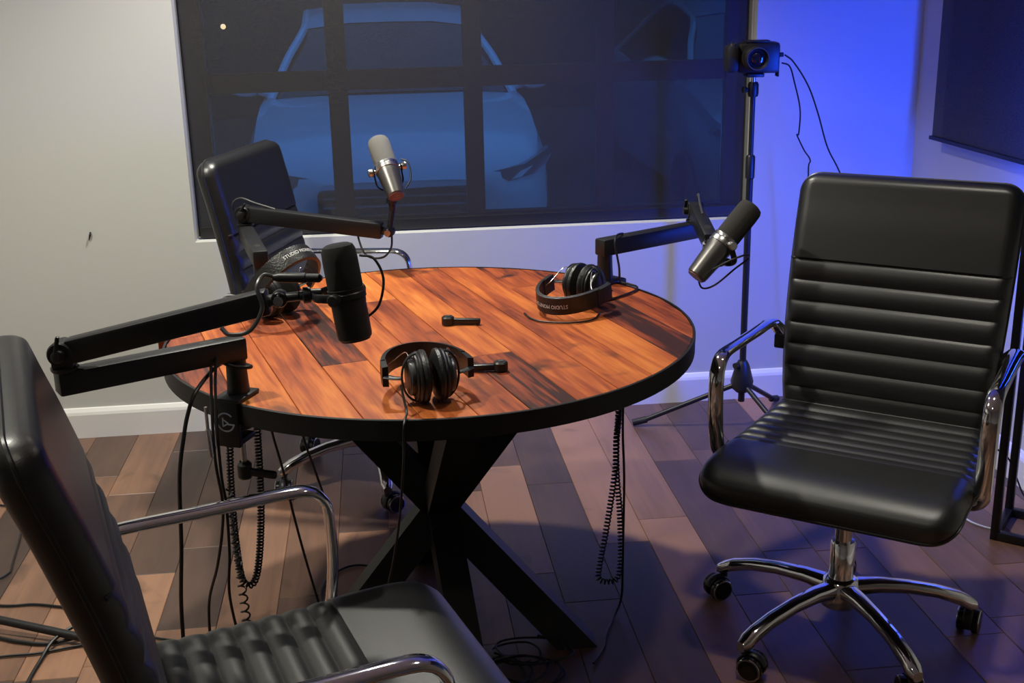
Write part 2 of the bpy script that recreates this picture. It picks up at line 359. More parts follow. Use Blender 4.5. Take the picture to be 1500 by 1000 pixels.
# ================================================================== table
TC = Vector((0.107, 2.66, 0)); TR = 0.606; TZ = 0.76
def make_table():
    root = thing('round_table', 'round reclaimed wood table with black steel rim and crossed legs', 'table', tuple(TC))
    th = math.radians(15); rnd = random.Random(5)
    top = bpy.data.objects.new('tabletop', None); 
    # boards run along local Y of a turned frame
    hold = None
    pw = 2*TR/12
    for i in range(12):
        a = -TR+i*pw; b = a+pw
        cuts = [-2.0, 2.0] if rnd.random() < 0.25 else [-2.0, rnd.uniform(-0.35, 0.35), 2.0]
        for c0, c1 in zip(cuts[:-1], cuts[1:]):
            g = 0.0008; n0, n1 = a+g, b-g; K = 7; out = []
            R = TR-0.001
            def lim(n): return math.sqrt(max(0.0, R*R-n*n))
            ns = [n0+(n1-n0)*k/K for k in range(K+1)]
            up_ = [(n, min(lim(n), c1-g)) for n in ns]; lo_ = [(n, max(-lim(n), c0+g)) for n in ns]
            if all(u[1]-l[1] < 0.02 for u, l in zip(up_, lo_)): continue
            up_ = [(n, max(u, l)) for (n, u), (_, l) in zip(up_, lo_)]
            out = lo_+up_[::-1]
            cx = sum(p[0] for p in out)/len(out); cy = sum(p[1] for p in out)/len(out)
            dz = -0.0006*rnd.random()
            ring = lambda z, k: [((p[0]-cx)*(1-k/0.05*0.05) + cx if False else p[0]-math.copysign(min(k, abs(p[0]-cx)), p[0]-cx), p[1]-math.copysign(min(k, abs(p[1]-cy)), p[1]-cy), z) for p in out]
            n_ = len(out); v = ring(TZ-0.034, 0)+ring(TZ-0.0012+dz, 0)+ring(TZ+dz, 0.0011)
            f = [[j, (j+1) % n_, n_+(j+1) % n_, n_+j] for j in range(n_)]+[[n_+j, n_+(j+1) % n_, 2*n_+(j+1) % n_, 2*n_+j] for j in range(n_)]+[[2*n_+j for j in range(n_)], list(range(n_))[::-1]]
            m = MB(); m.add(v, f); o = m.build('table_board', 'table_wood', root, smooth=False); o.rotation_euler = (0, 0, th)
    bpy.data.objects.remove(top)
    m = MB(); S = 128
    m.lathe((0, 0, 0), (0, 0, 1), [(TR-0.002, 0.718), (TR+0.005, 0.718), (TR+0.006, 0.7595), (TR+0.005, 0.7605), (TR, 0.7605), (TR-0.0005, 0.720), (TR-0.002, 0.718)], S, ends=False)
    m.v = m.v; rim = m.build('rim', 'table_steel', root)
    m = MB(); m.cyl((0, 0, 0.7205), (0, 0, 0.7255), TR-0.004, seg=96); m.build('underside', 'table_steel', root)
    m = MB(); m.box((-0.30, -0.30, 0.708), (0.30, 0.30, 0.720), bev=0.003); m.build('mounting_plate', 'table_steel', root)
    K = Vector((0.0, -0.03, 0.325))
    for ft, wd in (((0.308, -0.17, 0), 0.068), ((-0.308, -0.17, 0), 0.068), ((0.045, -0.36, 0), 0.070), ((-0.03, 0.34, 0), 0.070)):
        ft = Vector(ft); t = ft+(K-ft)*(0.708/K.z)
        if t.length > 10: pass
        d = (t-ft).normalized()
        # square tube cut level at floor and plate
        side = Vector((-ft.y, ft.x, 0)).normalized() if abs(ft.x) < 0.1 else Vector((0, 1, 0)); hw = wd/2
        oth = side.cross(Vector((0, 0, 1))).normalized(); hx = hw/max(0.35, d.z)
        v = []
        for c in (ft, t):
            for sx, sy in ((-1, -1), (1, -1), (1, 1), (-1, 1)): v.append(c+oth*hx*sx+side*hw*sy)
        m = MB(); m.add(v, [[3, 2, 1, 0], [4, 5, 6, 7], [0, 1, 5, 4], [1, 2, 6, 5], [2, 3, 7, 6], [3, 0, 4, 7]])
        m.build('leg', 'table_steel', root, smooth=False)
    return root
make_table()

# ================================================================== office chair
def fillet(d, r): 
    d = max(0.0, min(1.0, d/r)); return math.sqrt(max(0.0, 1-(1-d)**2))
def pad(line, half_w, tf, tr, edge, corner, ribs, rib_depth, ns, nv, plain_seams=(), flip=1):
    """upholstered slab: centre line (y,z) list, front thickness tf, rear tr; ribs = (s0, s1, n) in metres along the line"""
    P_ = spline([(0, y, z) for y, z in line], 30); cum = [0.0]
    for i in range(1, len(P_)): cum.append(cum[-1]+(P_[i]-P_[i-1]).length)
    L = cum[-1]
    def at(s):
        j = 0; s = max(0.0, min(L, s))
        lo, hi = 0, len(cum)-2
        while lo < hi:
            mid = (lo+hi+1)//2
            if cum[mid] <= s: lo = mid
            else: hi = mid-1
        t = (s-cum[lo])/max(1e-9, cum[lo+1]-cum[lo]); c = P_[lo].lerp(P_[lo+1], t)
        a = P_[max(0, lo-6)]; b = P_[min(len(P_)-1, lo+7)]; T = (b-a).normalized(); return c, Vector((0, -T.z, T.y))*flip
    ss = []
    for i in range(ns+1):
        t = i/ns; ss.append(L*t)
    ss = sorted(set(ss+[L*0.002, L*0.006, L-L*0.002, L-L*0.006]+[edge*k/6 for k in range(1, 6)]+[L-edge*k/6 for k in range(1, 6)]))
    vv = [math.sin(PI/2*(2*k/nv-1)) for k in range(nv+1)]
    def wid(s):
        d = min(s, L-s); w_ = half_w(s/L)
        if d < corner: w_ = w_-corner+math.sqrt(max(0.0, corner*corner-(corner-d)**2))
        return w_
    def front(s, v):
        w_ = wid(s); dx = (1-abs(v))*w_; E_ = fillet(dx, edge)*fillet(min(s, L-s), edge); h = tf*E_
        if ribs and ribs[0] <= s <= ribs[1]:
            ph = (s-ribs[0])/(ribs[1]-ribs[0])*ribs[2]; g = 1-abs(math.sin(PI*ph))**0.55; fade = min(1.0, max(0.0, (dx-0.006)/0.02)); h -= rib_depth*g*fade
        for q in plain_seams: h -= 0.006*math.exp(-((s-q)/0.004)**2)*min(1.0, max(0.0, (dx-0.006)/0.02))
        return h
    n1 = len(vv); V = []; F = []
    for s in ss:
        c, N_ = at(s); w_ = wid(s)
        for v in vv: V.append(c+Vector((w_*v, 0, 0))+N_*front(s, v))
    nb = len(V)
    for s in ss:
        c, N_ = at(s); w_ = wid(s)
        for v in vv:
            dx = (1-abs(v))*w_; V.append(c+Vector((w_*v, 0, 0))-N_*tr*fillet(dx, edge)*fillet(min(s, L-s), edge))
    for i in range(len(ss)-1):
        for k in range(n1-1):
            a = i*n1+k; F.append([a, a+1, a+n1+1, a+n1]); F.append([nb+a, nb+a+n1, nb+a+n1+1, nb+a+1])
    m = MB(); m.add(V, F)
    outline = []
    for s in ss:
        c, N_ = at(s); outline.append(c+Vector((wid(s), 0, 0)))
    c, N_ = at(L)
    w_ = wid(L); outline += [c+Vector((w_*(1-2*k/12), 0, 0)) for k in range(1, 12)]
    for s in ss[::-1]:
        c, N_ = at(s); outline.append(c+Vector((-wid(s), 0, 0)))
    def across(s):
        c, N_ = at(s); w_ = wid(s); return [c+Vector((w_*v, 0, 0))+N_*(front(s, v)+0.0015) for v in vv if abs(v) < 0.985]
    return m, outline, across, L
def weld(o):
    bm = bmesh.new(); bm.from_mesh(o.data); bmesh.ops.remove_doubles(bm, verts=bm.verts[:], dist=0.00005); bmesh.ops.recalc_face_normals(bm, faces=bm.faces[:]); bm.to_mesh(o.data); bm.free()
    o.data.polygons.foreach_set('use_smooth', [True]*len(o.data.polygons))
def make_chair():
    root = thing('office_chair', 'x', 'chair')
    # seat: rear to front
    S_ = 0.075
    line = [(0.265+S_, 0.452), (0.12+S_, 0.438), (-0.05+S_, 0.436), (-0.18+S_, 0.442), (-0.265+S_, 0.438), (-0.318+S_, 0.400)]
    sm, ol, ac, L = pad(line, lambda t: 0.258+0.030*math.sin(PI/2*min(1, t*1.3)), 0.040, 0.050, 0.040, 0.07, (0.02, 0.385, 8), 0.010, 170, 36, flip=-1)
    # pad() faces away from the walking direction's left: seat normal must point up
    seat = sm.build('seat', 'leather', root); weld(seat)
    p = MB(); p.tube(ol, 0.0035, 6); p.build('seat_piping', 'piping', seat)
    p = MB(); p.tube(ac(0.385), 0.0028, 6); p.build('seat_seam', 'piping', seat)
    # back: bottom to top
    line = [(y+S_, z) for y, z in ((0.240, 0.425), (0.234, 0.52), (0.246, 0.63), (0.276, 0.76), (0.316, 0.90), (0.342, 0.98), (0.362, 1.045))]
    bm_, ol, ac, L = pad(line[::1], lambda t: 0.252+0.018*t+0.006*math.sin(PI*t), 0.036, 0.030, 0.030, 0.05, (0.035, 0.415, 7), 0.010, 170, 36)
    back = bm_.build('backrest', 'leather', root); weld(back)
    p = MB(); p.tube(ol, 0.0035, 6); p.build('back_piping', 'piping', back)
    p = MB(); p.tube(ac(0.415), 0.0032, 6); p.build('back_seam', 'piping', back)
    # arms
    for s in (-1, 1):
        pts = [(s*0.268, 0.195, 0.630), (s*0.292, 0.188, 0.659), (s*0.300, 0.165, 0.669), (s*0.302, 0.10, 0.672), (s*0.304, 0.02, 0.674), (s*0.306, -0.07, 0.676), (s*0.306, -0.105, 0.671), (s*0.306, -0.126, 0.654), (s*0.306, -0.136, 0.624),
               (s*0.305, -0.138, 0.54), (s*0.302, -0.130, 0.46), (s*0.296, -0.120, 0.432), (s*0.270, -0.112, 0.414), (s*0.21, -0.105, 0.405)]
        pts = [(x, y+S_+(0.065 if y > 0.12 else 0.0), z) for x, y, z in pts]
        a = MB(); a.tube(spline(pts, 5), 0.019, 16, rr=0.0095, side=(1, 0, 0)); arm = a.build('armrest', 'chrome', root, angle=60)
        b = MB(); b.box((min(s*0.245, s*0.292), 0.243+S_, 0.598), (max(s*0.245, s*0.292), 0.277+S_, 0.636), bev=0.004); b.build('arm_bracket', 'black_plastic', arm)
    m = MB(); m.box((-0.10, -0.11, 0.362), (0.10, 0.13, 0.404), bev=0.01); m.box((-0.055, -0.055, 0.335), (0.055, 0.055, 0.37), bev=0.012); mech = m.build('tilt_mechanism', 'black_plastic', root)
    m = MB(); m.tube([(0.09, 0.0, 0.385), (0.20, -0.01, 0.382), (0.25, -0.015, 0.378)], [0.005, 0.005, 0.009], 8); m.build('lever', 'black_plastic', mech)
    m = MB(); m.lathe((0, 0, 0), (0, 0, 1), [(0.020, 0.20), (0.020, 0.34)], 24); m.lathe((0, 0, 0), (0, 0, 1), [(0.029, 0.10), (0.029, 0.245), (0.026, 0.25), (0.02, 0.25)], 24); m.build('gas_column', 'chrome', root)
    # five star base
    bs = MB(); bs.lathe((0, 0, 0), (0, 0, 1), [(0.028, 0.075), (0.044, 0.085), (0.048, 0.125), (0.040, 0.150), (0.030, 0.156)], 28)
    R = 0.31
    for k in range(5):
        a = math.radians(72*k); d = Vector((math.cos(a), math.sin(a), 0)); sd = Vector((-d.y, d.x, 0))
        st = [(0.025, 0.128, 0.026, 0.020), (0.09, 0.132, 0.021, 0.017), (0.16, 0.128, 0.0185, 0.015), (0.23, 0.116, 0.018, 0.015), (0.285, 0.098, 0.018, 0.017), (R, 0.084, 0.019, 0.018), (R+0.016, 0.078, 0.012, 0.012)]
        base = len(bs.v); sg = 12
        for (rr, z, hw, hh) in st:
            for j in range(sg):
                t = 2*PI*j/sg; cx = math.cos(t); sz = math.sin(t)
                bs.v.append(d*rr+sd*(hw*math.copysign(abs(cx)**0.7, cx))+Vector((0, 0, z+hh*math.copysign(abs(sz)**0.7, sz))))
        for i in range(len(st)-1):
            for j in range(sg):
                l = (j+1) % sg; bs.f.append([base+i*sg+j, base+i*sg+l, base+(i+1)*sg+l, base+(i+1)*sg+j])
        bs.f.append([base+j for j in range(sg)]); bs.f.append([base+(len(st)-1)*sg+j for j in range(sg)][::-1])
    bs.build('star_base', 'chrome', root, angle=50)
    for k in range(5):
        a = math.radians(72*k); d = Vector((math.cos(a), math.sin(a), 0)); sd = Vector((-d.y, d.x, 0)); q = a+0.9*(k % 3)-0.5
        ax = Vector((math.cos(q), math.sin(q), 0)); fw_ = Vector((-ax.y, ax.x, 0))
        c = d*R; wc = c+fw_*0.018+Vector((0, 0, 0.0302))
        h = MB(); h.cyl(c+Vector((0, 0, 0.045)), c+Vector((0, 0, 0.08)), 0.009, seg=10)
        hood = [(-0.006, 0.0), (-0.006, 0.0)]
        # hood arc between the wheels
        for sgn in (0,):
            pts = [wc+fw_*(0.0325*math.cos(t))*-1+Vector((0, 0, 0.0325*math.sin(t))) for t in [PI*j/10 for j in range(-1, 10)]]
            h.tube(pts, 0.011, 8, rr=0.004, side=tuple(ax))
        hd = h.build('caster', 'black_plastic', root)
        for sgn in (-1, 1):
            wm = MB(); wm.lathe(wc+ax*(sgn*0.008), ax*sgn, [(0.0, 0.0), (0.027, 0.0), (0.030, 0.004), (0.030, 0.014), (0.0265, 0.018), (0.019, 0.0185), (0.0, 0.017)], 20); wh = wm.build('wheel', 'black_gloss', hd)
            wm = MB(); wm.lathe(wc+ax*(sgn*0.008), ax*sgn, [(0.0245, 0.0182), (0.0275, 0.0178), (0.0285, 0.0165), (0.0265, 0.0165), (0.0245, 0.0182)], 20, ends=False); wm.build('wheel_trim', 'chrome', hd)
    return root
chair = make_chair()
def place_chair(o, x, y, rot, star, label):
    for c in [q for q in bpy.data.objects if q.parent == o]:
        if c.name.split('.')[0] in ('star_base', 'caster'): c.rotation_euler = (0, 0, math.radians(star-rot))
    o.location = (x, y, 0); o.rotation_euler = (0, 0, math.radians(rot)); tag(o, label, 'chair', 'ribbed black office chairs around the table'); return o
place_chair(chair, 1.050, 2.43, -37, 135, 'black ribbed leather office chair in front of the camera on its stand')
place_chair(copy_tree(chair), -0.090, 1.66, 107, 20, 'black ribbed leather office chair beside the boom arm clamp with the round logo')
chair_b = place_chair(copy_tree(chair), -0.060, 3.60, 72.5, 205, 'black ribbed leather office chair between table and window shade')

for c in [q for q in bpy.data.objects if q.parent == chair_b]:       # this chair's back is upright, not reclined
    if c.name.split('.')[0] == 'backrest':
        pv = Vector((0, 0.31, 0.43)); Rm = Matrix.Translation(pv) @ Matrix.Rotation(math.radians(5), 4, 'X') @ Matrix.Translation(-pv)
        c.matrix_local = Rm
# ================================================================== microphones and boom arms
def boom_arm(label, base, elbow, tip, clampdir, mount, loop):
    """low-profile desk arm: clamp, post, level lower arm to the elbow, tilting upper arm to the tip"""
    b = Vector(base); e = Vector(elbow); t = Vector(tip)
    root = thing('boom_arm', label, 'mic arm', tuple(b), 0, 'low boom arms clamped to the table'); off = root.location
    cd = Vector(clampdir).normalized(); sd = Vector((-cd.y, cd.x, 0)); up = Vector((0, 0, 1))
    def mb(): return MB(off)
    Mx = Matrix(((sd.x, cd.x, 0, b.x), (sd.y, cd.y, 0, b.y), (0, 0, 1, b.z), (0, 0, 0, 1)))
    m = mb(); m.box((-0.030, -0.030, 0.0005), (0.030, 0.052, 0.009), Mx, 0.003); m.build('base_plate', 'black_metal', root)
    m = mb(); m.box((-0.027, 0.044, -0.088), (0.027, 0.056, 0.006), Mx, 0.002); m.box((-0.022, -0.012, -0.088), (0.022, 0.046, -0.076), Mx, 0.002); cl = m.build('clamp', 'black_metal', root)
    # ring logo with a play mark on the clamp's outer face
    lg = mb(); fc = b+cd*0.0566+up*-0.036
    def on(u, v): return fc+sd*u+up*v
    def ribbon(pp, w_):
        for (p0, p1) in zip(pp[:-1], pp[1:]):
            p0 = Vector((*p0, 0)); p1 = Vector((*p1, 0)); d = (p1-p0).normalized(); nn = Vector((-d.y, d.x, 0))*w_/2; p0 = p0-d*w_*0.3; p1 = p1+d*w_*0.3
            q = [p0+nn, p0-nn, p1-nn, p1+nn]; lg.add([on(x.x, x.y) for x in q]+[on(x.x, x.y)-cd*0.0008 for x in q], [[0, 1, 2, 3], [0, 4, 5, 1], [1, 5, 6, 2], [2, 6, 7, 3], [3, 7, 4, 0]])
    ribbon([(0.0185*math.cos(a), 0.0185*math.sin(a)) for a in [math.radians(45+8*k) for k in range(0, 37)]]+[(0.0185, -0.004), (0.006, -0.004)], 0.0030)
    ribbon([(-0.006, 0.008), (-0.006, -0.009), (0.006, -0.002), (-0.006, 0.006)], 0.0026)
    lg.build('logo', 'logo_blue', cl, smooth=False)
    sp = b+cd*0.004
    m = mb(); m.cyl(sp+up*-0.150, sp+up*-0.058, 0.006, seg=14); m.build('clamp_screw', 'steel', root)
    m = mb(); m.lathe(sp+up*-0.060, (0, 0, 1), [(0.012, -0.008), (0.027, -0.003), (0.028, 0.012), (0.026, 0.0185)], 24); m.build('clamp_pad', 'black_plastic', root)
    m = mb(); m.lathe(sp+up*-0.175, (0, 0, 1), [(0.012, 0), (0.015, 0.004), (0.015, 0.030), (0.010, 0.036)], 18); m.bar(sp+up*-0.160, sp+up*-0.166+sd*0.066-cd*0.01, 0.014, 0.016, bev=0.005); m.build('clamp_handle', 'black_plastic', root)
    h = e-b; h.z = 0; hl = h.length; h.normalize(); az = 0.098      # lower arm axis height above the top
    m = mb(); m.lathe(b, (0, 0, 1), [(0.0225, 0.009), (0.0205, 0.045), (0.0195, 0.080)], 24); m.build('post', 'black_metal', root)
    a0 = b+up*az-h*0.005; a1 = Vector((e.x, e.y, b.z+az))
    m = mb(); m.bar(a0-h*0.014, a1+h*0.018, 0.040, 0.045, bev=0.005); la = m.build('lower_arm', 'black_metal', root)
    m = mb(); q = a0+h*0.06+up*0.0228; n_ = 16; s2 = Vector((-h.y, h.x, 0))
    m.add([q+h*(0.016*math.cos(2*PI*k/n_))+s2*(0.009*math.sin(2*PI*k/n_)) for k in range(n_)], [list(range(n_))]); m.build('cable_slot', 'rubber', la, smooth=False)
    # elbow: swivel disc, hinge block and lock knob
    m = mb(); m.lathe(a1, (0, 0, 1), [(0.0235, 0.021), (0.025, 0.024), (0.025, 0.028), (0.022, 0.030)], 24); m.build('swivel_ring', 'black_plastic', root)
    u = (t-(a1+up*0.055)); ud = u.normalized(); us = ud.cross(up).normalized(); un = us.cross(ud).normalized(); el = a1+up*0.055
    m = mb(); m.lathe(el-us*0.021, us, [(0.0, 0), (0.021, 0), (0.0235, 0.003), (0.0235, 0.039), (0.021, 0.042), (0.0, 0.042)], 24); m.box((-0.019, -0.019, 0.028), (0.019, 0.019, 0.055), Matrix.Translation(a1), 0.004); eb = m.build('elbow', 'black_metal', root)
    m = mb(); m.lathe(el+us*0.020, us, [(0.012, 0), (0.012, 0.012), (0.009, 0.014)], 14); m.bar(el+us*0.028-ud*0.006, el+us*0.028+ud*0.012+un*0.036, 0.007, 0.010, up=tuple(us), bev=0.003); m.build('lock_knob', 'black_plastic', eb)
    m = mb(); m.bar(el+ud*0.012, t, 0.036, 0.045, up=tuple(un), bev=0.005); ua = m.build('upper_arm', 'black_metal', root)
    m = mb(); q = t-ud*0.05+un*0.0228
    m.add([q+ud*(0.014*math.cos(2*PI*k/n_))+us*(0.009*math.sin(2*PI*k/n_)) for k in range(n_)], [list(range(n_))]); m.build('cable_slot', 'rubber', ua, smooth=False)
    if loop:
        pts = [a1+h*0.012-us*0.012, a1+h*0.040-us*0.014+up*0.01, el-ud*0.040-us*0.014+un*0.012, el-ud*0.018-us*0.010+un*0.040, el+ud*0.03-us*0.006+un*0.032, el+ud*0.09-us*0.004+un*0.022]
        m = mb(); m.tube(spline(pts, 8), 0.0032, 8); m.build('cable', 'cable_gray', root)
    mo = Vector(mount); j = t+ud*0.020
    m = mb(); m.cyl(t-ud*0.004, j, 0.012, 0.010, 16); m.lathe(j-us*0.013, us, [(0.0, 0), (0.013, 0.0), (0.015, 0.003), (0.015, 0.023), (0.013, 0.026), (0, 0.026)], 18); m.cyl(j, mo, 0.0085, 0.0085, 14); jt = m.build('tip_joint', 'black_metal', root)
    m = mb(); m.lathe(j+us*0.012, us, [(0.005, 0), (0.005, 0.008), (0.009, 0.009), (0.009, 0.013)], 12); m.bar(j+us*0.019-up*0.012, j+us*0.019+up*0.012, 0.005, 0.009, up=tuple(us), bev=0.002); m.build('wing_screw', 'steel', jt)
    return root
def microphone(label, bottom, top, side, foam, body, plate, taper, mount, group='studio microphones on boom arms', cable=None, with_plug=None):
    B = Vector(bottom); T = Vector(top); ax = (T-B); L = ax.length; ax.normalize(); k = L/0.19
    root = thing('microphone', label, 'microphone', tuple(Vector(mount)), 0, group); off = root.location
    s = Vector(side); s = (s-ax*s.dot(ax)).normalized(); o = ax.cross(s)
    def mb(): return MB(off)
    r0 = 0.033*(1-taper); 
    m = mb(); m.lathe(B, ax, [(0.0, 0.004), (r0-0.003, 0.002), (r0, 0.005), (r0+0.001, 0.012), (0.0315, 0.070*k), (0.0325, 0.078*k), (0.0325, 0.083*k)], 32); bd = m.build('body', body, root)
    m = mb(); m.lathe(B, ax, [(0.0, -0.0002), (r0-0.004, -0.0002), (r0-0.003, 0.001), (r0-0.0035, 0.004)], 28); pl = m.build('end_plate', plate, root)
    m = mb()
    for (y0, y1, w_) in ((0.004, 0.0065, 0.011), (-0.004, -0.0028, 0.008), (-0.0075, -0.0065, 0.007)):
        q = [B-ax*0.0006+s*x+o*y for x, y in ((-w_, y0), (w_, y0), (w_, y1), (-w_, y1))]; m.add(q+[v+ax*0.0006 for v in q], [[0, 1, 2, 3], [0, 4, 5, 1], [1, 5, 6, 2], [2, 6, 7, 3], [3, 7, 4, 0]])
    m.build('plate_print', 'print_gray', pl, smooth=False)
    m = mb(); m.lathe(B, ax, [(0.032, 0.083*k), (0.0345, 0.084*k), (0.0345, 0.094*k), (0.033, 0.096*k), (0.0335, 0.098*k), (0.0335, 0.103*k), (0.030, 0.104*k)], 32); m.build('collar', 'steel' if body == 'mic_gray' else 'mic_dark', root)
    fr = [(0.0, L), (0.020, L-0.0005), (0.027, L-0.004), (0.0305, L-0.012), (0.0315, L-0.03), (0.0315, 0.108*k), (0.030, 0.102*k)]
    m = mb(); m.lathe(B, ax, fr[::-1], 36); m.build('foam_windscreen', foam, root)
    c = B+ax*(0.090*k)
    for sg in (-1, 1):
        m = mb(); m.lathe(c+s*(sg*0.0335), s*sg, [(0.006, 0), (0.006, 0.006), (0.0105, 0.007), (0.0115, 0.010), (0.0115, 0.019), (0.009, 0.021)], 18); m.build('knob', 'steel' if body == 'mic_gray' else 'black_plastic', root)
    # U-shaped yoke swings from the knobs down to the mount
    mt = Vector(mount); dn = (mt-c); dn = dn-s*dn.dot(s); dl = dn.length; dn.normalize()
    yk = 0.050
    pts = [c+s*0.0385+dn*-0.008, c+s*0.0385+dn*0.02, c+s*0.037+dn*0.040, c+s*0.024+dn*(yk+0.004), c+dn*(yk+0.006), c-s*0.024+dn*(yk+0.004), c-s*0.037+dn*0.040, c-s*0.0385+dn*0.02, c-s*0.0385-dn*0.008]
    m = mb(); m.tube(spline(pts, 5), 0.008, 10, rr=0.0022, side=tuple(s.cross(dn))); m.build('yoke', 'black_metal', root)
    m = mb(); st = c+dn*(yk+0.002); m.tube([st, st.lerp(mt, 0.5), mt], [0.010, 0.011, 0.009], 14); m.lathe(st.lerp(mt, 0.45), (mt-st), [(0.0105, 0), (0.015, 0.002), (0.015, 0.014), (0.0105, 0.016)], 16); m.build('threaded_mount', 'black_metal', root)
    if cable:
        m = mb(); m.tube(spline(cable, 8), 0.0024, 8); m.build('cable_loop', 'cable_black', root)
    return root

# --- front left arm
mt = (-0.150, 2.066, 1.004)
boom_arm('boom arm reaching back over the chair arm, its clamp showing the round logo', (-0.296, 2.250, TZ), (-0.578, 2.098, 0), (-0.205, 2.075, 0.995), (-0.42, -0.90, 0), mt, False)
microphone('black studio microphone pointing up beside the upper arm over the orange boards', (-0.055, 2.04, 0.925), (-0.078, 2.055, 1.098), (0.45, 0.9, 0), 'foam_black', 'mic_dark', 'mic_dark', 0.08, mt,
    cable=[(-0.035, 2.05, 0.96), (-0.010, 2.05, 0.985), (0.000, 2.06, 1.03), (-0.015, 2.07, 1.065), (-0.04, 2.08, 1.07)])
# --- right arm
mt = (0.836, 2.855, 0.845)
boom_arm('boom arm beside the camera stand, clamped behind the headphones showing lettering', (0.585, 3.000, TZ), (0.872, 3.165, 0), (0.852, 2.935, 0.872), (0.81, 0.585, 0), mt, True)
microphone('gray metal studio microphone with dark foam in front of the slim camera stand', (0.764, 2.755, 0.826), (0.918, 2.80, 0.990), (0.25, -0.95, 0.1), 'foam_dark', 'mic_gray', 'mic_plate', 0.22, mt,
    cable=[(0.800, 2.728, 0.850), (0.835, 2.715, 0.872), (0.88, 2.72, 0.885), (0.895, 2.75, 0.868), (0.87, 2.77, 0.84), (0.825, 2.79, 0.795), (0.79, 2.785, 0.79), (0.775, 2.775, 0.825)])
# --- back arm
mt = (0.036, 3.292, 0.925)
boom_arm('boom arm in front of the chair back by the window shade', (-0.315, 3.050, TZ), (-0.385, 3.40, 0), (0.005, 3.290, 0.868), (-0.73, 0.68, 0), mt, True)
microphone('silver gray microphone with gray foam standing against the window shade', (0.048, 3.215, 0.975), (0.004, 3.345, 1.116), (1, 0.1, 0.1), 'foam_gray', 'mic_gray', 'mic_plate', 0.28, mt,
    cable=[(0.066, 3.28, 1.068), (0.085, 3.27, 1.06), (0.09, 3.25, 1.02), (0.075, 3.24, 0.995)])

# ================================================================== headphones
def headphones(label, loc, rotz, tilt, spread, text_flip):
    root = thing('headphones', label, 'headphones', loc, rotz, 'studio headphones lying on the table')
    RC = 0.050
    # cups: axis X, pads facing each other, standing on the table
    for s in (-1, 1):
        c = Vector((s*spread, 0, RC+0.003)); ax = Vector((s, 0, 0))
        m = MB(); m.lathe(c, ax, [(0.020, -0.0005), (0.036, 0.002), (RC+0.001, 0.008), (RC+0.002, 0.014), (RC-0.001, 0.019), (0.02, 0.020)], 32); m.build('ear_pad', 'pad_leather', root)
        m = MB(); m.lathe(c, ax, [(0.03, 0.019), (RC-0.001, 0.020), (RC, 0.023), (RC-0.002, 0.026), (RC-0.004, 0.027), (RC-0.004, 0.030), (0.036, 0.032), (0.034, 0.040), (0.031, 0.043), (0.0, 0.044)], 32); cup = m.build('ear_cup', 'black_plastic', root)
        m = MB(); m.lathe(c, ax, [(0.0345, 0.0325), (0.0352, 0.0335), (0.0345, 0.040), (0.033, 0.0415)], 32, ends=False); m.build('cup_ring', 'cup_gray', cup)
        # yoke: half ring round the cup, open toward the table front
        pts = [c+ax*(0.026+0.020*math.sin(PI*k/14))+Vector((0, (RC+0.005)*-math.cos(PI*k/14)*0.98, 0)) + Vector((0, 0, 0.0)) for k in range(15)]
        pts = [c+ax*(0.024+0.030*math.sin(PI*k/14))+Vector((0, 0, (RC-0.002)*-math.cos(PI*k/14))) for k in range(15)]
        m = MB(); m.tube(pts, 0.0045, 8, rr=0.0022); m.build('yoke', 'black_plastic', root)
    # band arc from the two yokes round the back, plane tilted by tilt
    aw = spread+0.082; ad = 0.140; z0 = RC+0.004; hb = 0.0225
    ct, st_ = math.cos(tilt), math.sin(tilt)
    def arc(a, off_=0.0, h=0.0):
        x = -(aw+off_)*math.cos(a); y = 0.012+(ad+off_)*math.sin(a)**0.9 if math.sin(a) > 0 else 0.012
        return Vector((x, y*ct-h*st_, z0+y*st_+h*ct))
    def band(a0, a1, t0, t1, hh, n=48):
        m = MB(); V = []; F = []
        for i in range(n+1):
            a = a0+(a1-a0)*i/n; V += [arc(a, t0, -hh), arc(a, t1, -hh*0.93), arc(a, t1+0.0008, 0), arc(a, t1, hh*0.93), arc(a, t0, hh)]
        for i in range(n):
            for k in range(5): F.append([i*5+k, i*5+(k+1) % 5, (i+1)*5+(k+1) % 5, (i+1)*5+k])
        F += [[0, 1, 2, 3, 4][::-1], [n*5+k for k in range(5)]]
        return m.add(V, F)
    hbnd = band(0.30, PI-0.30, -0.004, 0.0045, hb).build('headband', 'pad_leather', root, angle=50)
    for a0, a1 in ((0.02, 0.36), (PI-0.36, PI-0.02)):
        band(a0, a1, -0.0055, 0.006, hb*0.92, 8).build('slider_cap', 'black_plastic', root, angle=50)
    for s in (-1, 1):
        q = arc(0.03 if s < 0 else PI-0.03); c = Vector((s*(spread+0.054), 0, RC+0.003))
        m = MB(); m.tube([q, q.lerp(c, 0.5)+Vector((0, -0.004, 0)), c], [0.010, 0.008, 0.006], 8, rr=0.003); m.build('slider', 'black_metal', root)
        m = MB(); a = 0.34 if s < 0 else PI-0.34
        m.tube(spline([arc(a, -0.006, 0.008), arc(a, -0.022, 0.020), Vector((s*(spread+0.040), 0.03, RC+0.045)), Vector((s*(spread+0.036), 0.006, RC+0.040))], 6), 0.0011, 6); m.build('lead_wire', 'steel', root)
    # lettering bent round the outside of the band
    tv, tf_ = text_mesh('STUDIO MONITOR', 0.0135); m = MB()
    mean = (aw+ad)/2*0.98
    for v in tv:
        u = v.x*(1 if not text_flip else -1); h = v.y*(1 if not text_flip else -1)
        m.v.append(arc(PI/2-u/mean, 0.0062, h))
    m.f = tf_; m.build('lettering', 'print_white', hbnd, smooth=False)
    return root
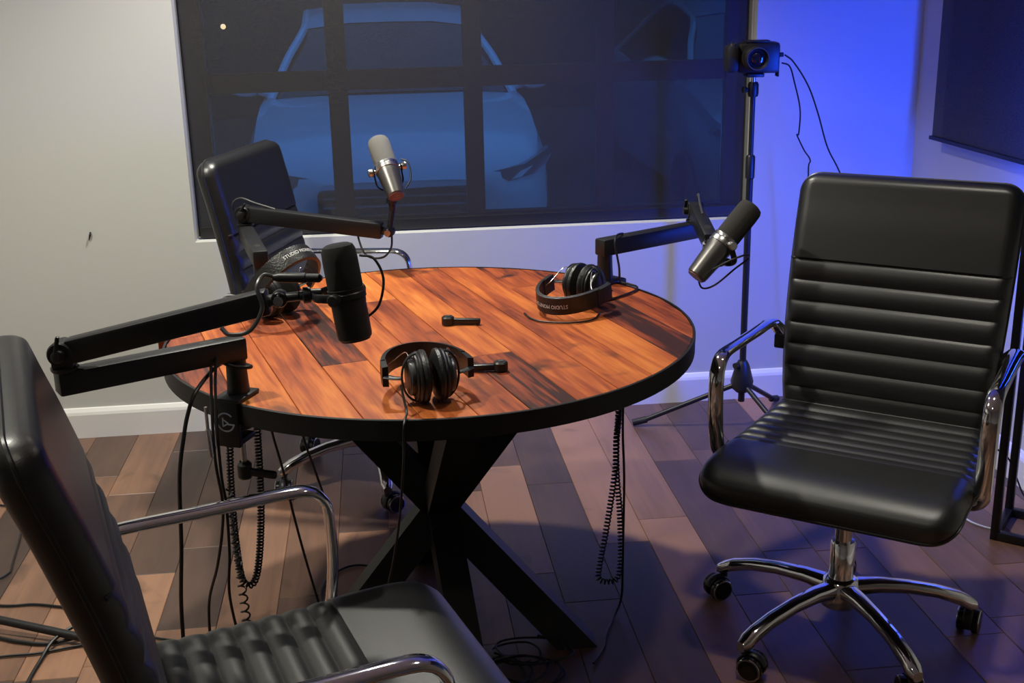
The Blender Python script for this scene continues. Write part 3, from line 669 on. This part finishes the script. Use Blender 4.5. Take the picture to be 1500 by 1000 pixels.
headphones('black headphones resting in front of a loose black lever, padded cups together', (0.080, 2.150, TZ), math.radians(10), math.radians(0), 0.002, False)
headphones('black headphones with lettered band beside the post of a boom arm', (0.492, 2.790, TZ), math.radians(137), math.radians(-8), 0.002, True)
headphones('black headphones with raised lettered band behind the black microphone', (-0.262, 2.835, TZ), math.radians(226), math.radians(50), 0.010, False)

# loose levers on the table
def lever(label, a, b):
    a = Vector(a); b = Vector(b); root = thing('clamp_lever', label, 'lever', tuple(a), 0, 'loose clamp levers on the tabletop'); off = root.location
    m = MB(off); m.lathe(a, (0, 0, 1), [(0.013, 0.0002), (0.015, 0.003), (0.015, 0.018), (0.012, 0.021)], 20); m.build('hub', 'black_plastic', root)
    d = (b-a).normalized(); m = MB(off); m.bar(a+d*0.006+Vector((0, 0, 0.0095)), b+Vector((0, 0, 0.0085)), 0.014, 0.014, bev=0.004); m.build('handle', 'black_plastic', root)
    m = MB(off); m.cyl(a+Vector((0, 0, 0.0205)), a+Vector((0, 0, 0.0225)), 0.006, seg=12); m.build('screw_cap', 'steel', root)
lever('small loose black lever lying alone on open boards', (0.146, 2.676, TZ), (0.222, 2.662, TZ))
lever('small loose black lever lying against the headphones with padded cups', (0.232, 2.312, TZ), (0.165, 2.318, TZ))

# ================================================================== camera on its stand
SX, SY = 1.231, 3.80
def camera_stand():
    root = thing('camera_stand', 'slim black tripod stand by the window edge', 'tripod', (SX, SY, 0)); off = root.location
    def mb(): return MB(off)
    b = Vector((SX, SY, 0)); up = Vector((0, 0, 1))
    m = mb(); m.cyl(b+up*0.10, b+up*0.93, 0.0115, seg=16); m.build('lower_pole', 'black_metal', root)
    m = mb(); m.cyl(b+up*0.90, b+up*1.16, 0.0085, seg=16); m.build('upper_pole', 'black_metal', root)
    m = mb(); m.lathe(b, up, [(0.0115, 0.885), (0.0155, 0.89), (0.0155, 0.96), (0.012, 0.965), (0.0085, 0.966)], 18); m.build('clutch', 'black_plastic', root)
    m = mb(); m.lathe(b, up, [(0.020, 0.135), (0.036, 0.150), (0.040, 0.175), (0.024, 0.235), (0.016, 0.250), (0.012, 0.252)], 18); hb = m.build('leg_hub', 'black_plastic', root)
    m = mb(); m.lathe(b+Vector((-0.012, -0.008, 0.238)), (-0.8, -0.5, 0), [(0.006, 0), (0.006, 0.014), (0.011, 0.015), (0.011, 0.026)], 12); m.build('hub_knob', 'black_plastic', hb)
    for a in (168, 288, 48):
        a = math.radians(a); d = Vector((math.cos(a), math.sin(a), 0)); R = 0.36 if d.y < 0.5 else 0.30
        m = mb(); m.cyl(b+d*0.03+up*0.158, b+d*R+up*0.014, 0.009, seg=12); lg = m.build('leg', 'black_metal', root)
        m = mb(); m.cyl(b+d*(R-0.03)+up*0.026, b+d*(R+0.02)+up*0.0125, 0.0122, seg=12); m.build('rubber_foot', 'rubber', lg)
    return root
camera_stand()
def ball_head():
    b = Vector((SX, SY, 1.155)); root = thing('ball_head', 'black ball head between the stand and the camera', 'ball head', tuple(b)); off = root.location; up = Vector((0, 0, 1))
    m = MB(off); m.lathe(b, up, [(0.012, 0.0), (0.016, 0.002), (0.018, 0.012), (0.018, 0.040), (0.014, 0.048)], 20); hs = m.build('housing', 'black_metal', root)
    m = MB(off); m.lathe(b+Vector((-0.016, 0, 0.024)), (-1, -0.3, 0), [(0.005, 0), (0.005, 0.008), (0.010, 0.009), (0.011, 0.020), (0.008, 0.022)], 12); m.build('lock_knob', 'black_plastic', hs)
    m = MB(off); m.cyl(b+up*0.044, b+up*0.066, 0.008, seg=12); m.build('ball_stem', 'steel', root)
    m = MB(off); m.box((b.x-0.028, b.y-0.026, b.z+0.064), (b.x+0.028, b.y+0.026, b.z+0.076), bev=0.003); m.build('plate', 'black_metal', root)
ball_head()
def camcorder():
    b = Vector((SX-0.004, SY, 1.2312)); rz = math.radians(20); root = thing('video_camera', 'black video camera with round lens mounted on the slim stand', 'camera', tuple(b), -rz*0.0)
    off = Vector((0, 0, 0)); root.rotation_euler = (0, 0, math.radians(-8))
    def mb(): return MB()
    m = mb(); m.box((-0.052, -0.030, 0.0), (0.082, 0.040, 0.098), bev=0.012); bd = m.build('body', 'black_plastic', root)
    m = mb(); m.box((-0.092, -0.045, 0.004), (-0.050, 0.030, 0.092), bev=0.014); m.build('grip', 'rubber', root)
    m = mb(); m.cyl((-0.072, -0.03, 0.090), (-0.072, -0.034, 0.099), 0.009, seg=14); m.build('shutter_button', 'steel', bd)
    m = mb(); m.box((-0.03, -0.028, 0.096), (0.05, 0.03, 0.104), bev=0.004); m.build('top_plate', 'black_metal', bd)
    m = mb(); m.lathe((0.0, -0.028, 0.050), (0, -1, 0), [(0.044, 0), (0.044, 0.010), (0.038, 0.012), (0.038, 0.030), (0.040, 0.031), (0.040, 0.050), (0.036, 0.052), (0.036, 0.066), (0.033, 0.066), (0.026, 0.054), (0.0, 0.054)], 36); ln = m.build('lens_barrel', 'black_metal', root)
    m = mb(); m.lathe((0.0, -0.093, 0.050), (0, -1, 0), [(0.0325, 0), (0.0358, 0.0005), (0.0358, 0.002), (0.0325, 0.002), (0.0325, 0)], 36, ends=False); m.build('lens_ring', 'cup_gray', ln)
    m = mb(); m.lathe((0.0, -0.080, 0.050), (0, -1, 0), [(0.026, 0), (0.022, 0.004), (0.012, 0.008), (0.0, 0.009)], 28); m.build('lens_glass', 'lens_glass', ln)
    m = mb(); m.box((0.080, -0.012, 0.050), (0.096, 0.004, 0.064), bev=0.002); m.build('plug', 'rubber', root)
    m = mb(); m.box((0.076, -0.02, -0.012), (0.082, 0.02, 0.03), bev=0.002); m.build('port_cover', 'rubber', root)
camcorder()

# ================================================================== floor lamp with blue light
def floor_lamp():
    c0 = Vector((1.674, 2.845, 0)); e1 = Vector((0.65, 0.76, 0)).normalized(); e2 = Vector((0.76, -0.65, 0)).normalized(); S = 0.178; H = 1.42
    ctr = c0+(e1+e2)*S/2; root = thing('floor_lamp', 'black square frame floor lamp glowing blue by the wall', 'lamp', tuple(ctr)); off = root.location; up = Vector((0, 0, 1))
    cs = [c0, c0+e1*S, c0+(e1+e2)*S, c0+e2*S]
    for c in cs:
        m = MB(off); m.bar(c, c+up*H, 0.022, 0.022, up=tuple(e1), bev=0.002); m.build('post', 'black_metal', root)
    for z in (0.014, H-0.011):
        for i in range(4):
            a, b = cs[i], cs[(i+1) % 4]; d = (b-a).normalized()
            m = MB(off); m.bar(a+d*0.010+up*z, b-d*0.010+up*z, 0.022, 0.024, bev=0.002); m.build('rail', 'black_metal', root)
    pn = Vector((0.10, 0.99, 0)).normalized(); ps = Vector((pn.y, -pn.x, 0))          # panel aims at the back wall
    m = MB(off); m.bar(ctr+up*0.66, ctr+up*1.36, 0.130, 0.030, up=tuple(pn), bev=0.004); hs = m.build('panel_housing', 'black_plastic', root)
    q = ctr+pn*0.0165; m = MB(off); m.add([q+ps*sx*0.058+up*z for sx, z in ((-1, 0.675), (1, 0.675), (1, 1.345), (-1, 1.345))]+[q-pn*0.001+ps*sx*0.058+up*z for sx, z in ((-1, 0.675), (1, 0.675), (1, 1.345), (-1, 1.345))],
        [[0, 1, 2, 3], [0, 4, 5, 1], [1, 5, 6, 2], [2, 6, 7, 3], [3, 7, 4, 0]]); m.build('light_panel', 'led_blue', hs, smooth=False)
    m = MB(off); m.bar(ctr+up*0.002, ctr+up*0.66, 0.012, 0.012, up=tuple(e1), bev=0.002); m.build('stem', 'black_metal', root)
floor_lamp()

# ================================================================== ceiling lamps
def can_light(label, x, y, power, ang, aim=None):
    root = thing('ceiling_light', label, 'light', (x, y, ZC), 0, 'recessed ceiling lights'); off = root.location
    m = MB(off); m.lathe((x, y, ZC), (0, 0, -1), [(0.072, 0.0), (0.095, 0.001), (0.095, 0.006), (0.074, 0.010), (0.072, 0.002)], 32, ends=False); m.build('trim_ring', 'trim_white', root)
    m = MB(off); m.cyl((x, y, ZC-0.0005), (x, y, ZC-0.004), 0.071, seg=32); m.build('lens', 'can_lens', root)
    l = bpy.data.lights.new('ceiling_spot', 'SPOT'); l.energy = power; l.color = (1.0, 0.97, 0.84); l.spot_size = math.radians(ang); l.spot_blend = 0.7; l.shadow_soft_size = 0.07
    o = bpy.data.objects.new('ceiling_spot', l); COL.objects.link(o); o.parent = root; o.location = (0, 0, -0.02)
    if aim: o.rotation_euler = (Vector(aim)-Vector((x, y, ZC))).to_track_quat('-Z', 'Y').to_euler()
can_light('recessed ceiling light above the edge of the round table', -0.05, 3.50, CAN_POWER*1.8, 110)
can_light('recessed ceiling light over the bare gray wall beside the window', -1.2, 2.45, CAN_POWER*1.5, 140)
can_light('recessed ceiling light above the chair at the camera stand', 0.80, 2.15, CAN_POWER*0.30, 90)
can_light('recessed ceiling light over the chair beside the logo clamp', -0.5, 0.6, CAN_POWER*0.08, 140)

# ================================================================== cables
def cable(label, pts, r=0.0035, n=8, group='loose black cables', mat_='cable_black', name='cable'):
    m = MB(pts[0]); m.tube(spline(pts, n), r, 8); o = m.build(name, mat_, None); o.location = pts[0]; return tag(o, label, 'cable', group)
def coiled(label, pts, R, turns, r=0.0022, lead=None, group='coiled headphone cords'):
    m = MB(pts[0]); m.tube(coil(pts, R, turns), r, 6); o = m.build('coiled_cord', 'cable_black', None); o.location = pts[0]; return tag(o, label, 'cable', group)

cable('thick black cable looping round the logo clamp post and hanging to the floor', [(-0.333, 2.240, 0.845), (-0.301, 2.222, 0.830), (-0.268, 2.230, 0.824), (-0.276, 2.262, 0.818), (-0.31, 2.292, 0.818), (-0.335, 2.25, 0.822), (-0.365, 2.170, 0.800), (-0.380, 2.150, 0.765), (-0.391, 2.140, 0.721), (-0.407, 2.140, 0.638), (-0.418, 2.140, 0.495), (-0.434, 2.15, 0.347), (-0.443, 2.17, 0.15), (-0.45, 2.21, 0.02), (-0.47, 2.28, 0.006), (-0.52, 2.36, 0.006)], 0.0042)
cable('thin black cable dropping beside the clamp and bending in towards the floor', [(-0.338, 2.225, 0.86), (-0.338, 2.190, 0.810), (-0.337, 2.150, 0.741), (-0.337, 2.140, 0.662), (-0.333, 2.150, 0.578), (-0.343, 2.170, 0.504), (-0.364, 2.200, 0.415), (-0.398, 2.250, 0.297), (-0.40, 2.27, 0.15), (-0.37, 2.34, 0.012), (-0.33, 2.40, 0.005), (-0.25, 2.43, 0.005)], 0.0030)
c = cable('black cable with a gray metal plug hanging at the clamp', [(-0.327, 2.215, 0.86), (-0.330, 2.180, 0.799), (-0.329, 2.146, 0.717), (-0.330, 2.150, 0.629), (-0.328, 2.160, 0.566), (-0.335, 2.185, 0.45), (-0.345, 2.20, 0.34), (-0.33, 2.24, 0.18), (-0.29, 2.30, 0.02), (-0.23, 2.36, 0.005)], 0.0030)
m = MB(c.location); m.cyl((-0.3445, 2.136, 0.735), (-0.342, 2.134, 0.680), 0.0052, seg=12); m.cyl((-0.3445, 2.136, 0.78), (-0.3445, 2.136, 0.735), 0.0032, seg=8); m.build('plug', 'steel', c)
coiled('tightly coiled black cord hanging in a loop under the table near the logo clamp', [(-0.285, 2.420, 0.700), (-0.287, 2.420, 0.623), (-0.290, 2.420, 0.509), (-0.296, 2.420, 0.412), (-0.307, 2.420, 0.321), (-0.320, 2.420, 0.266), (-0.336, 2.420, 0.252), (-0.350, 2.420, 0.274), (-0.354, 2.420, 0.341), (-0.355, 2.420, 0.416), (-0.352, 2.420, 0.529), (-0.345, 2.43, 0.62), (-0.335, 2.44, 0.70)], 0.0066, 120)
coiled('stretched loosely coiled cord trailing down to the floor near the logo clamp', [(-0.349, 2.350, 0.52), (-0.348, 2.350, 0.449), (-0.346, 2.350, 0.384), (-0.343, 2.350, 0.335), (-0.340, 2.350, 0.269), (-0.336, 2.350, 0.176), (-0.325, 2.37, 0.06), (-0.29, 2.42, 0.016)], (0.005, 0.012), 26)
cable('straight black cord slanting under the table towards the chrome chair arm', [(-0.29, 2.550, 0.715), (-0.271, 2.550, 0.572), (-0.252, 2.550, 0.467), (-0.239, 2.550, 0.372), (-0.220, 2.550, 0.256), (-0.196, 2.550, 0.128), (-0.175, 2.56, 0.01), (-0.15, 2.62, 0.005)], 0.0030)
cable('black cord under the table behind the bend of the chrome chair arm', [(-0.235, 2.600, 0.716), (-0.206, 2.600, 0.535), (-0.183, 2.600, 0.441), (-0.163, 2.600, 0.352), (-0.159, 2.600, 0.262), (-0.158, 2.600, 0.134), (-0.16, 2.63, 0.01), (-0.19, 2.72, 0.005), (-0.208, 2.829, 0.005), (-0.175, 2.918, 0.005), (-0.120, 2.957, 0.005), (-0.06, 2.93, 0.005), (-0.05, 2.86, 0.005)], 0.0030)
cable('thin black cord hanging straight between the clamp and the looped coil', [(-0.36, 2.500, 0.715), (-0.363, 2.500, 0.578), (-0.367, 2.500, 0.480), (-0.371, 2.500, 0.405), (-0.36, 2.47, 0.30), (-0.35, 2.44, 0.25)], 0.0024)
cable('thin cord running from the padded headphones over the table edge to the floor', [(0.022, 2.105, 0.812), (0.027, 2.085, 0.785), (0.030, 2.070, 0.770), (0.026, 2.048, 0.7645), (0.022, 2.034, 0.748), (0.020, 2.034, 0.70), (0.016, 2.034, 0.656), (0.006, 2.050, 0.564), (-0.009, 2.060, 0.474), (-0.026, 2.080, 0.391), (-0.041, 2.09, 0.270), (-0.06, 2.13, 0.10), (-0.03, 2.2, 0.006), (0.06, 2.28, 0.005), (0.15, 2.38, 0.005)], 0.0024)
coiled('coiled black cord hanging in a long loop under the table near the ribbed seat front', [(0.545, 2.600, 0.700), (0.541, 2.600, 0.545), (0.537, 2.600, 0.479), (0.535, 2.600, 0.408), (0.527, 2.600, 0.337), (0.511, 2.600, 0.228), (0.495, 2.600, 0.136), (0.494, 2.600, 0.104), (0.516, 2.600, 0.093), (0.542, 2.600, 0.104), (0.549, 2.600, 0.169), (0.546, 2.600, 0.281), (0.539, 2.604, 0.372), (0.537, 2.604, 0.462), (0.547, 2.620, 0.538), (0.55, 2.63, 0.70)], 0.0064, 130)
cable('straight black cord beside the long hanging coil, ending at the table foot', [(0.550, 2.580, 0.716), (0.548, 2.580, 0.559), (0.548, 2.580, 0.486), (0.552, 2.580, 0.380), (0.551, 2.580, 0.235), (0.550, 2.580, 0.142), (0.552, 2.600, 0.050), (0.535, 2.590, 0.008), (0.505, 2.53, 0.005), (0.487, 2.484, 0.005), (0.475, 2.44, 0.005), (0.44, 2.38, 0.005)], 0.0030)
rp = random.Random(3)
for q in range(6):
    cx, cy = rp.uniform(0.19, 0.34), rp.uniform(2.29, 2.43); pts = []; a0 = rp.random()*6; n_ = rp.randint(9, 15); ra = rp.uniform(0.045, 0.085); rb = rp.uniform(0.03, 0.05)
    th = rp.random()*3
    for k in range(n_):
        a = a0+k*0.85; x = ra*math.cos(a)*(1+0.3*rp.random()); y = rb*math.sin(a)*(1+0.4*rp.random())
        pts.append((cx+x*math.cos(th)-y*math.sin(th), cy+x*math.sin(th)+y*math.cos(th), 0.005+0.004*q+0.010*rp.random()))
    cable('tangled black cord in the heap on the floor beside the table foot', pts, 0.0028, group='heap of cords by the table foot')
cable('black cord curving on the floor behind the left metal stand leg', [(-1.25, 2.95, 0.005), (-1.038, 2.877, 0.005), (-0.95, 2.87, 0.005), (-0.86, 2.84, 0.005), (-0.74, 2.80, 0.005)], 0.0036)
cable('thick black cord bending round on the floor in front of the metal stand leg', [(-1.2, 2.82, 0.006), (-0.989, 2.708, 0.006), (-0.93, 2.68, 0.006), (-0.86, 2.662, 0.006), (-0.79, 2.68, 0.012), (-0.80, 2.72, 0.02), (-0.845, 2.66, 0.018), (-0.862, 2.58, 0.006), (-0.865, 2.45, 0.006), (-0.84, 2.2, 0.006)], 0.0046)
cable('straight black cord lying on the floor farthest in front of the stand leg', [(-1.15, 2.60, 0.005), (-0.964, 2.62, 0.005), (-0.88, 2.622, 0.005), (-0.80, 2.64, 0.005), (-0.70, 2.66, 0.005)], 0.0032)
cable('thin cord coming out of the corner of floor below the bare gray wall', [(-1.40, 3.56, 0.005), (-1.224, 3.53, 0.005), (-1.166, 3.475, 0.005), (-1.12, 3.40, 0.005), (-1.075, 3.13, 0.005), (-1.07, 3.05, 0.005), (-1.13, 3.0, 0.005), (-1.25, 3.0, 0.005)], 0.0030)
cable('thin cord along the floor from the hanging cable behind the chair seat', [(-0.62, 2.66, 0.005), (-0.583, 2.643, 0.005), (-0.480, 2.609, 0.005), (-0.376, 2.631, 0.005), (-0.30, 2.66, 0.005)], 0.0030)
cable('thin cord arcing from the video camera down behind the chair back', [(1.327, 3.785, 1.287), (1.36, 3.79, 1.262), (1.419, 3.81, 1.186), (1.473, 3.85, 1.091), (1.525, 3.880, 0.971), (1.582, 3.900, 0.880), (1.674, 3.900, 0.690), (1.736, 3.900, 0.439), (1.77, 3.93, 0.10), (1.76, 3.90, 0.006), (1.70, 3.80, 0.005)], 0.0028)
cable('wavy thin cord with a kink hanging from the video camera', [(1.318, 3.785, 1.262), (1.345, 3.785, 1.250), (1.365, 3.79, 1.200), (1.400, 3.820, 1.108), (1.407, 3.840, 1.026), (1.402, 3.842, 1.020), (1.436, 3.860, 0.966), (1.467, 3.880, 0.927), (1.471, 3.900, 0.870), (1.505, 3.900, 0.526), (1.54, 3.92, 0.10), (1.55, 3.90, 0.006), (1.60, 3.80, 0.005)], 0.0026)
cable('gray-black cord draped over the boom arm by the stand and curling on the table', [(0.640, 3.035, 0.884), (0.618, 2.998, 0.888), (0.607, 2.975, 0.872), (0.617, 2.970, 0.810), (0.622, 2.974, 0.770), (0.640, 2.955, 0.7650), (0.655, 2.925, 0.7645), (0.640, 2.885, 0.7640), (0.575, 2.825, 0.7635), (0.53, 2.80, 0.7635)], 0.0030)
cable('cord drooping under the tip of the boom arm below the silver gray microphone', [(-0.066, 3.309, 0.866), (-0.062, 3.298, 0.84), (-0.050, 3.28, 0.81), (-0.028, 3.272, 0.795), (0.005, 3.270, 0.797), (0.026, 3.275, 0.820), (0.030, 3.284, 0.850), (0.028, 3.284, 0.866)], 0.0030)
cable('cord looping from the tip of the upper boom arm to the black microphone plug', [(-0.290, 2.055, 0.955), (-0.275, 2.045, 0.945), (-0.239, 2.039, 0.952), (-0.215, 2.045, 0.99), (-0.222, 2.055, 1.025), (-0.212, 2.075, 1.042), (-0.195, 2.082, 1.038)], 0.0040, mat_='cable_gray')
m = MB((-0.195, 2.083, 1.036)); m.lathe((-0.195, 2.083, 1.036), (0.95, -0.25, 0.0), [(0.006, 0), (0.009, 0.012), (0.0095, 0.06), (0.008, 0.062), (0.008, 0.085), (0.004, 0.09)], 16); o = m.build('cable_plug', 'black_metal'); o.location = (-0.195, 2.083, 1.036); tag(o, 'black metal audio plug lying between the boom arm tip and the black microphone', 'plug')
cable('thin cord curving on the tabletop under the lettered headphones band', [(0.335, 2.730, 0.7635), (0.345, 2.680, 0.7635), (0.373, 2.645, 0.7635), (0.435, 2.626, 0.7635), (0.488, 2.645, 0.7635), (0.515, 2.70, 0.7635)], 0.0022)
cable('thin black cord running from the floor lamp along the wall', [(1.60, 2.93, 0.31), (1.667, 2.930, 0.262), (1.717, 2.95, 0.225), (1.774, 2.98, 0.176), (1.85, 3.02, 0.05), (1.90, 3.06, 0.006)], 0.0026)
cable('short white cord lying on the floor at the foot of the lamp', [(1.640, 3.03, 0.006), (1.650, 2.99, 0.005), (1.659, 2.94, 0.005), (1.69, 2.898, 0.005), (1.72, 2.89, 0.005)], 0.0030, mat_='cable_white')
def side_stand():
    b = Vector((-1.45, 2.93, 0)); root = thing('light_stand', 'metal stand whose long low leg reaches along the floor behind the chair', 'tripod', tuple(b)); up = Vector((0, 0, 1)); off = root.location
    m = MB(off); m.cyl(b+up*0.05, b+up*1.3, 0.012, seg=14); m.build('pole', 'black_metal', root)
    m = MB(off); m.lathe(b, up, [(0.014, 0.04), (0.024, 0.05), (0.024, 0.10), (0.014, 0.11)], 16); m.build('leg_hub', 'black_plastic', root)
    for (dx, dy) in ((0.72, -0.295), (-0.30, -0.55), (-0.35, 0.55)):
        m = MB(off); m.cyl(b+up*0.07, b+Vector((dx, dy, 0.016)), 0.0105, seg=14); lg = m.build('leg', 'black_metal', root)
        m = MB(off); d = Vector((dx, dy, 0)).normalized(); m.cyl(b+Vector((dx, dy, 0.015))-d*0.03, b+Vector((dx, dy, 0.0135))+d*0.01, 0.0128, seg=12); m.build('rubber_foot', 'rubber', lg)
side_stand()

# ================================================================== outside: lot, added dark backdrop, cars
m = MB(); m.box((-30, YB+TH+0.02, -0.2), (30, 40, -0.12)); m.box((XR+TH+0.02, -12, -0.2), (30, YB+TH+0.02, -0.12)); struct(m.build('ground_outside', 'asphalt', smooth=False))
def facade():  # added dark backdrop, blocks the bright sky behind the cars
    root = thing('building', 'added dark backdrop building hiding the sky behind the cars', 'building', (0, 16, -0.12)); off = root.location
    m = MB(off); m.box((-22, 16, -0.12), (22, 17, 9.0)); m.build('backdrop_wall', 'backdrop_dark', root, smooth=False)
    for i in range(-3, 5):
        m = MB(off); m.box((i*4.2-0.9, 15.94, 0.9), (i*4.2+0.9, 16.02, 2.6)); f = m.build('backdrop_window', 'window_frame', root, smooth=False)
facade()
def wall_lamp():
    m = MB(); m.lathe((-1.86, 15.9, 1.05), (0, -1, 0), [(0.0, -0.03), (0.03, -0.02), (0.034, 0), (0.025, 0.02), (0, 0.03)], 16)
    tag(m.build('wall_lamp', 'lamp_warm'), 'tiny warm lamp glowing far behind the window shade', 'lamp')
wall_lamp()
def make_car(paint):
    """sedan, nose at y=0 pointing -Y"""
    root = thing('car', 'x', 'car')
    st = [  # y, half width, sill z, shoulder z, top z, centre crown
        (0.00, 0.55, 0.30, 0.50, 0.60, 0.02), (0.05, 0.72, 0.24, 0.52, 0.66, 0.03), (0.18, 0.84, 0.20, 0.58, 0.74, 0.035), (0.45, 0.89, 0.18, 0.66, 0.82, 0.04), (0.9, 0.90, 0.18, 0.74, 0.91, 0.04), (1.25, 0.905, 0.18, 0.78, 0.96, 0.035),
        (1.6, 0.91, 0.18, 0.82, 0.97, 0.02), (2.6, 0.91, 0.18, 0.84, 0.98, 0.01), (3.7, 0.905, 0.18, 0.86, 1.02, 0.01), (4.3, 0.88, 0.2, 0.84, 1.04, 0.02), (4.65, 0.80, 0.26, 0.74, 0.98, 0.02), (4.75, 0.62, 0.32, 0.6, 0.8, 0.0)]
    V = []; F = []; K = None
    for (y, hw, z0, zs, zt, cr) in st:
        half = [(0.0, z0), (hw*0.8, z0), (hw*0.97, z0+0.06), (hw, (z0+zs)/2), (hw*0.985, zs), (hw*0.93, zt-0.035), (hw*0.84, zt), (hw*0.5, zt+cr*0.8), (0.0, zt+cr)]
        ring = half+[(-x, z) for x, z in half[-2:0:-1]]; K = len(ring); yy = y
        for x, z in ring: V.append((x, yy+0.10*(x/0.9)**2*(1 if y < 0.5 else 0), z))
    for i in range(len(st)-1):
        for k in range(K): F.append([i*K+k, i*K+(k+1) % K, (i+1)*K+(k+1) % K, (i+1)*K+k])
    F += [list(range(K)), [(len(st)-1)*K+k for k in range(K)][::-1]]
    m = MB(); m.add(V, F); m.build('body', paint, root, angle=30)
    # roof, glass and pillars
    wb_ = [(-0.74, 1.30, 0.965), (-0.40, 1.20, 0.995), (0, 1.17, 1.003), (0.40, 1.20, 0.995), (0.74, 1.30, 0.965)]; wt = [(-0.56, 2.02, 1.36), (-0.3, 1.96, 1.395), (0, 1.94, 1.40), (0.3, 1.96, 1.395), (0.56, 2.02, 1.36)]
    m = MB(); m.add(wb_+wt, [[i, i+1, 6+i, 5+i] for i in range(4)]); m.build('windshield', 'car_glass', root)
    rt = [(x, y+0.0, z+0.005) for x, y, z in wt]; rm0 = [(x*1.02, 2.25, z+0.065) for x, y, z in wt]; rm = [(x*1.02, 2.75, z+0.12) for x, y, z in wt]; rr = [(x*0.98, 3.3, z+0.01) for x, y, z in wt]
    m = MB(); m.add(rt+rm0+rm+rr, [[j*5+i, j*5+i+1, j*5+6+i, j*5+5+i] for j in range(3) for i in range(4)]); m.build('roof', paint, root)
    rb = [(x*1.0, 4.0-0.05*abs(x), 1.02) for x, y, z in wb_]
    m = MB(); m.add(rr+rb, [[i, i+1, 6+i, 5+i] for i in range(4)]); m.build('rear_window', 'car_glass', root)
    for s in (-1, 1):
        m = MB(); m.add([(s*0.76, 1.32, 0.96), (s*0.57, 2.02, 1.355), (s*0.58, 2.6, 1.455), (s*0.56, 3.3, 1.365), (s*0.75, 3.95, 1.02), (s*0.83, 2.6, 0.97)], [[0, 1, 2, 3, 4, 5]]); m.build('side_window', 'car_glass', root, smooth=False)
        m = MB(); m.tube(spline([(s*0.775, 1.28, 0.955), (s*0.68, 1.66, 1.18), (s*0.575, 2.02, 1.362), (s*0.575, 2.6, 1.46), (s*0.555, 3.3, 1.368), (s*0.75, 3.98, 1.02)], 5), 0.027, 8); m.build('pillar', paint, root)
        m = MB(); m.lathe((s*0.955, 1.60, 1.035), (0, -1, 0.0), [(0.0, -0.06), (0.07, -0.05), (0.082, 0.0), (0.07, 0.05), (0.03, 0.075), (0, 0.08)], 16, xdir=(1, 0, 0), sx=1.5); m.tube([(s*0.80, 1.58, 0.97), (s*0.90, 1.60, 1.0)], 0.025, 8); m.build('mirror', paint, root)
        hl = [(s*0.50, 0.075, 0.64), (s*0.70, 0.115, 0.675), (s*0.86, 0.30, 0.735), (s*0.885, 0.34, 0.70), (s*0.80, 0.17, 0.62), (s*0.60, 0.075, 0.585)]
        m = MB(); q = [Vector(p) for p in hl]; m.add([p+Vector((0, -0.012, 0)) for p in q]+[p+Vector((0, 0.10, 0)) for p in q], [[0, 1, 2, 3, 4, 5]]+[[i, (i+1) % 6, 6+(i+1) % 6, 6+i] for i in range(6)]); m.build('headlight', 'headlight', root, smooth=False)
        for y in (0.92, 3.72):
            m = MB(); m.lathe((s*0.93, y, 0.20), (-s, 0, 0), [(0.0, 0.03), (0.20, 0.0), (0.30, 0.0), (0.32, 0.02), (0.32, 0.20), (0.0, 0.2)], 28); m.build('wheel', 'rubber', root)
    m = MB(); m.box((-0.46, -0.02, 0.40), (0.46, 0.05, 0.58), bev=0.03); gr = m.build('grille', 'window_frame', root)
    for k in range(3):
        m = MB(); m.box((-0.43, -0.028, 0.435+k*0.05), (0.43, -0.018, 0.447+k*0.05)); m.build('grille_bar', 'headlight', gr, smooth=False)
    m = MB(); m.box((-0.62, 0.0, 0.26), (0.62, 0.08, 0.34), bev=0.03); m.build('lower_intake', 'window_frame', root)
    return root
car = make_car('car_white'); car.location = (0.125, 6.45, -0.12+0.0); tag(car, 'white sedan parked facing the window behind the shade', 'car', 'cars parked outside')
car2 = make_car('car_gray'); car2.location = (3.0, 7.0, -0.12); tag(car2, 'gray sedan parked beyond the camera side of the window shade', 'car', 'cars parked outside')
